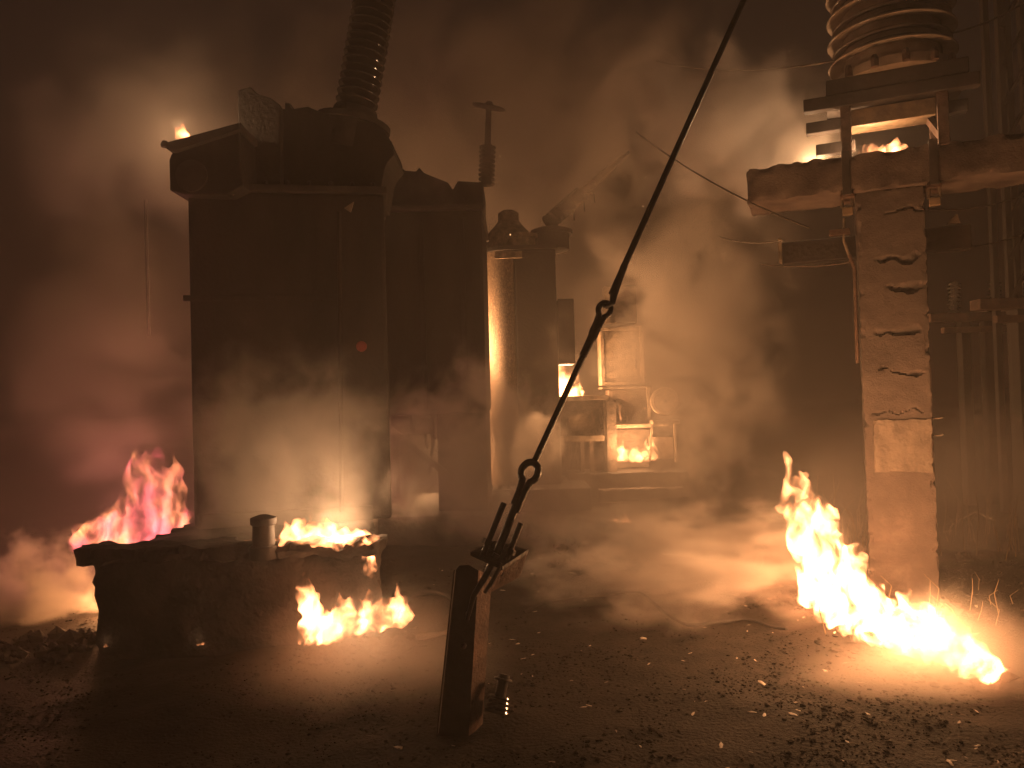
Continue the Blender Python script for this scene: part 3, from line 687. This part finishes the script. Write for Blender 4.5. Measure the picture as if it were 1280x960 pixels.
def scrap(px, py, s, label, seed):
    c = G(px, py); rnd = random.Random(seed); b = MB(); pts = []
    for k in range(7):
        a = k / 7 * 6.28; pts.append(Vector((math.cos(a) * s * rnd.uniform(.5, 1.2), math.sin(a) * s * .6 * rnd.uniform(.5, 1.2), rnd.uniform(0, .5) * s)))
    b.prism([p + c + Vector((0, 0, .01)) for p in pts], (.004, 0, .008))
    tag(b.build('metal_scrap', M['scrap'], loc=c), label, 'scrap', 'metal scraps')
scrap(876, 706, .05, 'crumpled pale scrap between the wire hook and the oval loop', 3)
scrap(960, 735, .06, 'torn pale scrap at the edge of the big fire', 5)
scrap(804, 802, .03, 'small pale scrap lying alone on the dark middle ground', 8)
scrap(497, 940, .025, 'sliver of pale scrap at the bottom beside the anchor post', 9)
scrap(770, 655, .06, 'smouldering scrap under the small far flame', 11)
# a coil of cable by the ground fire
cc = G(535, 790)
pts = [cc + Vector((.26 * math.cos(R(a)), .16 * math.sin(R(a)), .02 + max(0, .22 * math.sin(R(a)) if a < 180 else .02))) for a in range(0, 200, 10)]
tag(MB().tube(pts, .018, 8).build('bent_hoop', M['soot2'], smooth=True, loc=cc), 'bent dark hoop rising from the ground beside the front fire', 'hoop')
def cable(pts, r, label, mat='soot2'):
    g = [G(x, y) for x, y in pts]; out = []
    for i in range(len(g) - 1):
        a, b_, c_, d_ = g[max(0, i - 1)], g[i], g[i + 1], g[min(len(g) - 1, i + 2)]
        for k in range(6):
            t = k / 6; out.append(.5 * ((2 * b_) + (c_ - a) * t + (2 * a - 5 * b_ + 4 * c_ - d_) * t * t + (3 * b_ - a - 3 * c_ + d_) * t ** 3))
    out = [Vector((p.x, p.y, gz(p.x, p.y) + r + .012 + .02 * max(0, math.sin(i * .7)))) for i, p in enumerate(out)]
    tag(MB().tube(out, r, 7).build('fallen_cable', M[mat], smooth=True, loc=g[0]), label, 'cable', 'fallen cables')
cable([(655, 760), (720, 742), (800, 748), (860, 775), (930, 770), (990, 790)], .011, 'dark fallen cable snaking from the anchor post towards the big fire')
cable([(1188, 662), (1200, 645), (1222, 640), (1246, 646)], .012, 'pale bent cable end on the ground behind the post', 'scrap')
def plank(p0, p1, w, label):
    a, b_ = G(*p0), G(*p1); L = (b_ - a).length; d = (b_ - a).normalized(); ang = math.atan2(d.y, d.x)
    c = (a + b_) / 2 + Vector((0, 0, gz(a.x, a.y) + .02))
    tag(rough_box((0, 0, 0), (L, w, .025), Matrix.Rotation(ang, 3, 'Z') @ Matrix.Rotation(.05, 3, 'X'), .03, .008, 9, p0[0], .012).build('charred_plank', M['cab_dark']), label, 'plank', 'charred planks').location = c
plank((830, 690), (905, 700), .06, 'charred plank lying between small far flame and wire hook')
plank((520, 800), (570, 792), .05, 'charred plank on the ground beside the front fire')
for k, (px, py, sc, lb) in enumerate(((1068, 770, .06, 'concrete chunk at the left foot of the cracked post'), (1186, 768, .08, 'larger concrete chunk at the right foot of the cracked post'), (700, 690, .07, 'concrete chunk on the ground before the cabinets'), (1205, 700, .06, 'concrete chunk in the dim ground behind the post'))):
    p = G(px, py); o = rough_box((0, 0, 0), (sc * 2, sc * 1.5, sc * 1.2), Matrix.Rotation(k * 1.1, 3, 'Z') @ Matrix.Rotation(.3, 3, 'X'), sc * .3, sc * .35, 1.1 / sc, k + 20, sc * .5).build('concrete_chunk', M['concrete'], smooth=True); o.location = p + Vector((0, 0, sc * .45))
    tag(o, lb, 'rubble', 'concrete chunks')
# ash heaps
def heap():
    c = random.choice(heaps); a = random.uniform(0, 6.28); r_ = random.random() ** .7 * c[1]; return c[0].x + r_ * math.cos(a) * 1.5, c[0].y + r_ * math.sin(a)
heaps = [(D(450, 800, yF - .22), .3), (D(420, 800, yF - .22), .25), (G(1090, 800), .25), (G(1190, 830), .22), (G(460, 800), .3), (G(760, 700), .4), (G(960, 745), .3), (G(1150, 760), .25)]
stones('ash_rubble', M['stone'], 900, heap, .008, .028, 'burnt ash and rubble lumps around the fires', 'rubble', .6)
# dry stalks
b = MB()
for k in range(90):
    x = random.uniform(2.6, 4.2) * 1.25; y = random.uniform(7, 9); h = random.uniform(.2, .7); p = Vector((x, y, 0))
    b.tube([p, p + Vector((random.uniform(-.05, .05), 0, h * .6)), p + Vector((random.uniform(-.15, .15), random.uniform(-.1, .1), h))], [.006, .004, .002], 4)
for k in range(14):
    p = G(random.uniform(1020, 1270), random.uniform(735, 800)); h = random.uniform(.08, .28)
    b.tube([p, p + Vector((random.uniform(-.04, .04), 0, h * .6)), p + Vector((random.uniform(-.1, .1), 0, h))], [.004, .003, .0015], 4)
tag(b.build('dry_grass', M['straw']), 'dry grass stalks behind and around the concrete post', 'grass', kind='stuff')

# rubble mound at the left edge
stones('rubble', M['stone'], 240, lambda: (random.uniform(-5.4, -2.95), random.uniform(5.1, 5.7)), .012, .045, 'dark rubble heaped at the left beside the plinth', 'rubble', .9)

# ------------------------------------------------------------------ switchyard behind the post
def bus_support(px, py_top, py_mid, Y, label, n=2, sp=.55, arm=True):
    x = D(px, 500, Y).x; r = thing('bus_support', label, 'support', (x, Y, 0), 'switchyard supports behind the post')
    zt = zat(x, Y, py_mid)
    for s_ in (-.16, .16): MB().box((x + s_, Y, zt / 2), (.12, .14, zt)).build('leg', M['soot2'], r, bevel=.01)
    MB().box((x, Y, zt + .06), (1.3, .2, .12)).build('crossarm', M['rust'], r, bevel=.01)
    MB().box((x + .05, Y - .15, zt - .12), (1.15, .08, .08)).build('rail', M['rust'], r, bevel=.006)
    for k in range(n):
        xx = x + (k - (n - 1) / 2) * sp
        bushing(r, (xx, Y, zt + .12), (xx + .02, Y, zat(x, Y, py_top)), .085, 8, M['porcelain2'], .6, 'insulator')
    return r
bus_support(1222, 352, 402, 10.5, 'dim twin-leg support with two insulators in the dark behind the post')
bus_support(1296, 330, 386, 8.6, 'support cut by the picture edge, its crossarm catching light', 1)
gx = D(1276, 400, 9.5).x
tgx = thing('gantry_column', 'tall dark lattice gantry column rising at the right edge', 'gantry', (gx, 9.5, 0))
for sx in (-.12, .16):
    for sy in (0, .28): MB().box((gx + sx, 9.5 + sy, 4), (.07, .07, 8)).build('corner_post', M['soot2'], tgx)
for k in range(16):
    MB().bar((gx - .12, 9.46, .3 + k * .48), (gx + .16, 9.46, .78 + k * .48), .04, .02, (0, 1, 0)).build('lacing_bar', M['soot2'], tgx)
def wire(pts, r, label, mat='wire'):
    pts = [Vector(p) for p in pts]; out = []
    for i in range(len(pts) - 1):
        for k in range(8):
            t = k / 8; sag = 0; out.append(pts[i].lerp(pts[i + 1], t))
    out.append(pts[-1]); n = len(out) - 1; L = (out[-1] - out[0]).length
    out = [p - LZ * (.03 * L * 4 * (i / n) * (1 - i / n)) for i, p in enumerate(out)]
    tag(MB().tube(out, r, 6).build('overhead_wire', M[mat], smooth=True, loc=pts[0]), label, 'wire', 'overhead wires')
wire([P(795, 165, 7.5), P(1012, 285, 5.7)], .007, 'slack pale wire slanting past the left end of the beam')
wire([P(820, 76, 9), P(1045, 76, 6.2)], .009, 'thin wire running to the ribbed insulator')
wire([P(900, 296, 7.5), P(980, 300, 6.2)], .005, 'faint wire leading to the steel crossarm end')
wire([P(950, 330, 6.8), P(1062, 328, 6.0)], .005, 'faint low wire reaching the side of the cracked post')
wire([P(1160, 262, 6.2), P(1300, 235, 7.5)], .006, 'upper thin wire to the right of the post')
wire([P(1190, 310, 6.6), P(1300, 282, 7.5)], .006, 'lower thin wire to the right of the post')
wire([P(1188, 42, 5.9), P(1300, -10, 6.6)], .008, 'wire leaving the ribbed insulator toward the dark right corner')
wire([P(182, 250, 9.5), P(186, 420, 9.5)], .02, 'dark lead hanging in the smoke beside the conservator', 'soot')

# ------------------------------------------------------------------ the fires
rnd = random.Random(3)
# big fire by the post
fa, fbq = G(1015, 762), G(1240, 836)
tg = []
tg += rows(fa, fbq, 75, lambda t: .34 - .16 * t + .15 * math.exp(-((t - .60) / .16) ** 2), .065, (-.35, .1), rnd, .05, .14)
tg += rows(G(1040, 785), G(1235, 846), 40, lambda t: .13, .05, (-.5, .1), rnd, .06, .06)
base = G(1050, 770)
for k in range(34):
    u = rnd.random(); hh = rnd.uniform(.25, 1.02); hx = rnd.uniform(-22, 34)
    tip = P(1052 + (982 - 1052) * hh + hx * (1.0 - .55 * hh), 768 + (582 - 768) * hh, 5.25 + rnd.uniform(-.12, .12)); h0 = max(0, hh - rnd.uniform(.3, .55))
    b0 = P(1056 + (984 - 1056) * h0 + hx * 1.2, 768 + (590 - 768) * h0, 5.25 + rnd.uniform(-.12, .12))
    tg.append((b0, tip, rnd.uniform(.045, .085)))
for px, py, h in ((968, 584, .09), (1017, 592, .1), (990, 600, .14), (985, 640, .2), (1000, 650, .2), (1008, 612, .12)):
    p0 = P(px, py, 5.25); tg.append((p0, p0 + Vector((-.04, 0, h)), .026))
fire('ground_fire', 'tall white-hot fire leaping from the ground in front of the cracked post', FM, tg, .015, .25, .05, 8, 'fires', [
    (P(1000, 640, 5.0), 95, OR, .14), (G(1130, 800) + Vector((0, -.25, .25)), 40, OR, .14)], 5)
# fire on the plinth top
pa_, pb_ = G(348, 691, PZ), G(460, 688, PZ)
tg = rows(pa_ + Vector((0, 0, .06)), pb_ + Vector((0, 0, .06)), 52, lambda t: .14 * math.exp(-((t - .36) / .40) ** 2) + .05, .038, (.12, 0), rnd, .06, .14, .35)
e = D(464, 694, yF - .03); tg += [(e + Vector((dx, 0, -.17 + 2 * abs(dx))), e + Vector((dx - .05, .04, .08)), .034) for dx in (-.02, .0, .02)]
fire('plinth_fire', 'flat white-yellow fire burning along the top of the plinth', FM, tg, .013, .25, .02, 12, 'fires', [(G(418, 684, PZ) + Vector((0, .05, .14)), 42, YE, .1)], 6)
p0 = G(308, 688, PZ)
fire('plinth_fire', 'tiny orange flame left of the dark valve stub on the plinth', FM_far, [(p0, p0 + Vector((0, 0, .09)), .03), (p0 + Vector((.02, 0, 0)), p0 + Vector((.03, 0, .12)), .02)], .01, .3, .012, 16, 'fires', [], 7)
# fire on the ground in front of the plinth
a_, b_ = D(392, 801, yF - .22), D(508, 778, yF - .16)
tg = rows(a_, b_, 64, lambda t: .19 + .04 * math.sin(t * 20), .05, (-.12, .05), rnd, .04, .07, .4)
for k in range(12):
    p0 = D(388 + rnd.uniform(-5, 15), 788, yF - .2); tg.append((p0 + Vector((0, 0, .1)), p0 + Vector((rnd.uniform(-.12, .02), 0, rnd.uniform(.2, .36))), .032))
fire('ground_fire', 'ragged fire on the ground against the front of the plinth', FM, tg, .013, .3, .022, 12, 'fires', [(D(450, 770, yF - .36), 6, YE, .1)], 8)
# pink fire behind the plinth
yR = 8.6; tg = []
for k in range(120):
    u = rnd.random(); px = 105 + 120 * u; top = 680 - (30 + 108 * math.exp(-((u - .72) / .36) ** 2)) * rnd.uniform(.25, 1.0)
    b0 = D(px + rnd.uniform(-12, 6), 700, yR + rnd.uniform(-.2, .2)); tip = D(px + rnd.uniform(-8, 18), top, yR + rnd.uniform(-.2, .2))
    tg.append((b0.lerp(tip, rnd.uniform(0, .7)), tip, rnd.uniform(.07, .14)))
fire('rear_fire', 'billowing pink and red fire behind the left end of the plinth', FM_red, tg, .024, .3, .06, 4, 'fires', [
    (D(170, 640, yR) , 90, (1, .30, .24), .3), (D(60, 700, 7.2), 14, (1, .38, .16), .25)], 9)
tg = [(D(160, 790, 6.05) + Vector((rnd.uniform(-.15, .15), rnd.uniform(-.2, .2), 0)), D(160, 755, 6.05) + Vector((rnd.uniform(-.15, .1), rnd.uniform(-.2, .2), rnd.uniform(-.1, .1))), .05) for k in range(14)]
fire('side_fire', 'low fire burning against the hidden left side of the plinth', FM, tg, .02, .3, .03, 8, 'fires', [(D(134, 748, 6.1), 28, (1, .42, .15), .12)], 22)
# small flame on the conservator
p0 = D(228, 174, yC + .3)
tg = [(p0 + Vector((dx, 0, 0)), p0 + Vector((dx + lx_, 0, h)), r_) for dx, lx_, h, r_ in ((0, -.03, .12, .035), (.03, -.04, .16, .025), (-.03, -.05, .1, .025), (.06, -.05, .1, .02), (0, -.12, .15, .012))]
fire('conservator_fire', 'small bright flame on top of the near transformer conservator', FM, tg, .01, .3, .015, 14, 'fires', [(p0 + Vector((-.02, 0, .12)), 30, YE, .05)], 10)
# fire on the beam under the insulator
la_, lb_ = lxat(1078, .05, zBm1), lxat(1132, .05, zBm1)
tg = rows(onpost(la_, -.13, zBm1), onpost(lb_, -.13, zBm1), 34, lambda t: .125 - .05 * t, .026, (.3, 0), rnd, .02, .05)
fire('beam_fire', 'narrow white fire on the concrete beam under the insulator stand', FM, tg, .009, .3, .012, 16, 'fires', [(onpost(la_ + .05, -.02, zBm1 + .08), 16, YE, .04)], 11)
tg = rows(onpost(ua - .22, .14, zBm1 - .01), onpost(ua + .1, .14, zBm1 - .01), 16, lambda t: .06, .03, (-.2, 0), rnd, .02, .03)  # flame added out of sight to carry a lamp for the insulator sheds
fire('beam_fire', 'added low flame hidden at the back of the concrete beam left of the stand', FM, tg, .009, .3, .012, 16, 'fires', [(onpost(ua - .22, .30, zBm1 + .11), 24, YE, .05)], 21)
# cabinet fires
tg = rows(q(772, 577, .1), q(818, 575, .1), 46, lambda t: .36 - .36 * t * (1 - t) * 1.6, .05, (-.05, 0), rnd, .03, .08)
for k in range(9):
    p0 = q(775 + k * .8, 506 + k * 7, .2); tg.append((p0, p0 + Vector((-.03, 0, .13)), .024))
fire('cabinet_fire', 'fire blazing low inside the burnt cubicle under the closed cabinet', FM_far, tg, .016, .3, .03, 9, 'fires', [(q(792, 560, -.15), 140, OR, .12)], 12)
tg = rows(q(699, 498, .15), q(722, 498, .15), 34, lambda t: .62 - .34 * t, .08, (.05, 0), rnd, .03, .08)
fire('cabinet_fire', 'bright fire standing on top of the open cabinet frame', FM_far, tg, .016, .2, .03, 8, 'fires', [(q(708, 480, .05), 140, OR, .1)], 13)
# small far flame on the ground
p0 = G(778, 654)
tg = [(p0 + Vector((dx, 0, 0)), p0 + Vector((dx + .02, 0, h)), r_) for dx, h, r_ in ((-.08, .06, .03), (-.02, .12, .035), (.03, .15, .04), (.08, .08, .03))]
fire('ground_fire', 'small lone flame on the ground below the cabinets', FM_far, tg, .012, .3, .02, 12, 'fires', [(p0 + Vector((0, -.05, .1)), 3, OR, .05)], 14)
# fire hidden between middle and far transformer, only its red edge shows
p0 = Vector((xCl - .50, 11.58, .15)); tg = [(p0 + Vector((rnd.uniform(-.08, .08), rnd.uniform(-.2, .3), 0)), p0 + Vector((rnd.uniform(-.1, .06), .05, rnd.uniform(.3, .9))), .07) for k in range(14)]
fire('rear_fire', 'fire hidden behind the middle transformer lighting the far tank', FM_far, tg, .03, .3, .05, 6, 'fires', [(p0 + Vector((0, -.1, .7)), 190, OR, .2), (p0 + Vector((.0, -.1, 2.2)), 400, OR, .2)], 15)
p0 = G(490, 639); p1 = G(514, 637)
fire('ember_strip', 'short glowing red strip low between the near and middle transformers', fire_mat('red_ember', (1, .12, .05), 30, .4, 8), [(p0.lerp(p1, k / 5), p0.lerp(p1, k / 5) + Vector((.03, 0, .03)), .03) for k in range(6)], .012, .2, .008, 12, 'fires', [], 16)
for px, py, lb_ in ((135, 808, 'tiny white ember at the foot of the plinth left corner'), (250, 805, 'paired white embers at the foot of the plinth front')):
    p0 = G(px, py + 2)
    fire('ember', lb_, FM, [(p0 + Vector((dx, -.03, .01)), p0 + Vector((dx, -.03, .04)), .012) for dx in ((0, .03) if px > 200 else (0,))], .006, .1, .004, 14, 'embers', [(p0 + Vector((0, -.06, .06)), .03, YE, .02)], 17)
# sparks in the air
b = MB()
for _ in range(9):
    p = P(random.uniform(560, 1000), random.uniform(60, 560), random.uniform(6, 10)); s_ = random.uniform(.002, .005)
    b.add([p + Vector(k) * s_ for k in ((1, 0, 0), (-1, 0, 0), (0, 1, 0), (0, -1, 0), (0, 0, 1.6), (0, 0, -1.6))], [(0, 2, 4), (2, 1, 4), (1, 3, 4), (3, 0, 4), (2, 0, 5), (1, 2, 5), (3, 1, 5), (0, 3, 5)])
mm_, n_, l_ = new_mat('spark'); o_ = n_.new('ShaderNodeOutputMaterial'); e_ = n_.new('ShaderNodeEmission'); e_.inputs[0].default_value = (1, .5, .2, 1); e_.inputs[1].default_value = 3; l_.new(e_.outputs[0], o_.inputs[0]); mm_.cycles.emission_sampling = 'NONE'
tag(b.build('sparks', mm_), 'tiny glowing sparks drifting in the smoke', 'sparks', kind='stuff')

# ------------------------------------------------------------------ haze and smoke
def vol_out(n, l, dens, col, an):
    out = n.new('ShaderNodeOutputMaterial'); pv = n.new('ShaderNodeVolumePrincipled')
    pv.inputs['Color'].default_value = (*col, 1); pv.inputs['Anisotropy'].default_value = an
    if isinstance(dens, (int, float)): pv.inputs['Density'].default_value = dens
    else: l.new(dens, pv.inputs['Density'])
    l.new(pv.outputs[0], out.inputs['Volume'])
hm, n, l = new_mat('haze_air'); vol_out(n, l, .014, (.86, .77, .70), .3)
b = MB().box((0, 90, 9.5), (306, 226, 21.2))
hz = b.build('haze', hm); hz.display_type = 'WIRE'; tag(hz, 'thin warm smoke haze filling the whole yard', 'haze', kind='stuff')

def smoke(c, rad, dens, label, col=(.86, .75, .67), nscale=1.1, lo=.50, hi=.72, an=.1, tilt=0, off=0.0, edge=.2, stretch=(1, 1, 1), warp=.7, eat=.32, step=1.5, detail=5):
    m, n, l = new_mat('smoke')
    tc = n.new('ShaderNodeTexCoord'); ln = n.new('ShaderNodeVectorMath'); ln.operation = 'LENGTH'; l.new(tc.outputs['Object'], ln.inputs[0])
    fo = n.new('ShaderNodeMapRange'); fo.interpolation_type = 'SMOOTHSTEP'
    fo.inputs[1].default_value, fo.inputs[2].default_value, fo.inputs[3].default_value, fo.inputs[4].default_value = 1.0, edge, 0, 1
    l.new(ln.outputs['Value'], fo.inputs[0])
    ge = n.new('ShaderNodeNewGeometry'); mp = n.new('ShaderNodeMapping'); mp.inputs['Location'].default_value = (off, off * .7, off * 1.3); mp.inputs['Scale'].default_value = stretch
    l.new(ge.outputs['Position'], mp.inputs[0])
    w = n.new('ShaderNodeTexNoise'); w.inputs['Scale'].default_value = nscale * .8; w.inputs['Detail'].default_value = 1; l.new(mp.outputs[0], w.inputs['Vector'])
    ma = n.new('ShaderNodeVectorMath'); ma.operation = 'MULTIPLY_ADD'; ma.inputs[1].default_value = (warp / nscale,) * 3; l.new(w.outputs['Color'], ma.inputs[0]); l.new(mp.outputs[0], ma.inputs[2])
    t = n.new('ShaderNodeTexNoise'); t.inputs['Scale'].default_value = nscale; t.inputs['Detail'].default_value = detail; t.inputs['Roughness'].default_value = .55; l.new(ma.outputs[0], t.inputs['Vector'])
    # the noise eats the cloud from its edge inwards, so that it billows instead of fading evenly
    sub = n.new('ShaderNodeMath'); sub.operation = 'MULTIPLY_ADD'; sub.inputs[1].default_value = eat; l.new(fo.outputs[0], sub.inputs[0]); l.new(t.outputs['Fac'], sub.inputs[2])
    r = n.new('ShaderNodeMapRange'); r.interpolation_type = 'SMOOTHSTEP'; r.inputs[1].default_value, r.inputs[2].default_value = lo + eat * .5, hi + eat * .5; l.new(sub.outputs[0], r.inputs[0])
    m1 = n.new('ShaderNodeMath'); m1.operation = 'MULTIPLY'; l.new(r.outputs[0], m1.inputs[0]); l.new(fo.outputs[0], m1.inputs[1])
    m2 = n.new('ShaderNodeMath'); m2.operation = 'MULTIPLY'; m2.inputs[1].default_value = dens; l.new(m1.outputs[0], m2.inputs[0])
    vol_out(n, l, m2.outputs[0], col, an)
    m.cycles.volume_step_rate = step
    bm = bmesh.new(); bmesh.ops.create_icosphere(bm, subdivisions=2, radius=1.04); me = bpy.data.meshes.new('smoke'); bm.to_mesh(me); bm.free(); me.materials.append(m)
    o = bpy.data.objects.new('smoke', me); COL.objects.link(o); o.location = c; o.scale = rad; o.rotation_euler = (0, tilt, 0); o.display_type = 'WIRE'
    return tag(o, label, 'smoke', 'smoke clouds', 'stuff')
# wide soft veils
smoke(P(560, 240, 15.5), (9, 2.6, 6.5), .75, 'huge smoke bank glowing brown behind the transformers', off=71, nscale=.6, lo=.40, hi=.70, step=2.5)
smoke(P(690, 130, 9.2), (3.4, 1.2, 2.3), .8, 'thin dark smoke drifting over the transformers', off=31, nscale=1.1, lo=.44, hi=.70, step=2)
smoke(P(140, 430, 9.0), (1.9, 1.0, 3.0), .4, 'reddish smoke standing over the rear fire', off=47, nscale=1.2, lo=.42, hi=.70, step=2)
smoke(P(350, 560, 5.75), (1.7, .55, 1.25), 1.6, 'brown smoke rising from the plinth fire in front of the near transformer', off=3, nscale=2.2, lo=.44, hi=.70, step=1.5)
smoke(P(480, 850, 4.4), (1.0, .6, .75), 1.5, 'glowing haze in front of the ground fire', off=61, nscale=1.2, lo=.3, hi=.7, step=2.5, an=.45)
smoke(P(1225, 890, 4.3), (1.5, .7, .8), 3.4, 'glowing haze in front of the big fire', off=67, nscale=1.2, lo=.3, hi=.7, step=2.5, an=.45)
smoke(P(1180, 620, 7.5), (2.0, 1.3, 1.3), .9, 'thin haze hanging behind the cracked post', off=83, nscale=1.2, lo=.36, hi=.7, step=2.5)
# billowing clouds
smoke(P(600, 560, 7.6), (1.5, .8, 1.35), 3.2, 'brown smoke rolling between the near and middle transformers', off=11, nscale=2.0, lo=.46, hi=.68)
smoke(P(503, 585, 8.5), (.55, .4, .95), 7, 'pinkish smoke puff in the gap beside the near tank', off=13, nscale=2.2, lo=.38, hi=.62)
smoke(P(668, 555, 10.4), (.65, .4, .8), 6, 'pale smoke puff at the foot of the far transformer', nscale=3.0, off=5, lo=.46, hi=.66)
smoke(P(860, 330, 13.6), (3.2, 1.2, 5.2), 2.4, 'broad brown smoke column rising behind the cabinets', off=17, tilt=.2, nscale=1.0, lo=.46, hi=.68)
smoke(P(860, 420, 9.6), (2.2, 1.2, 3.6), 1.2, 'ragged brown smoke drifting between cabinets and cracked post', off=19, tilt=.15, nscale=1.5, lo=.47, hi=.69)
smoke(P(900, 150, 7.0), (1.9, .7, 1.25), 3.6, 'pale lit smoke blowing left from the beam fire', off=23, tilt=.3, nscale=2.1, lo=.46, hi=.68)
smoke(P(170, 175, 7.4), (1.8, .8, 1.6), 1.2, 'yellow-lit smoke around the conservator flame', off=37, nscale=1.5, lo=.40, hi=.72)
smoke(P(45, 770, 6.3), (1.15, .6, 1.0), 8.0, 'orange smoke boiling up at the left of the plinth', nscale=4.0, off=41, lo=.47, hi=.68)
smoke(P(880, 700, 6.1), (2.3, 1.5, .7), 2.4, 'low smoke creeping over the ground beside the big fire', off=53, nscale=2.6, stretch=(.8, 1, 2.0), lo=.48, hi=.70)
smoke(P(740, 620, 8.3), (2.4, 1.3, 1.0), 1.7, 'smoke lying on the ground before the cabinets', off=59, nscale=2.0, lo=.46, hi=.68)
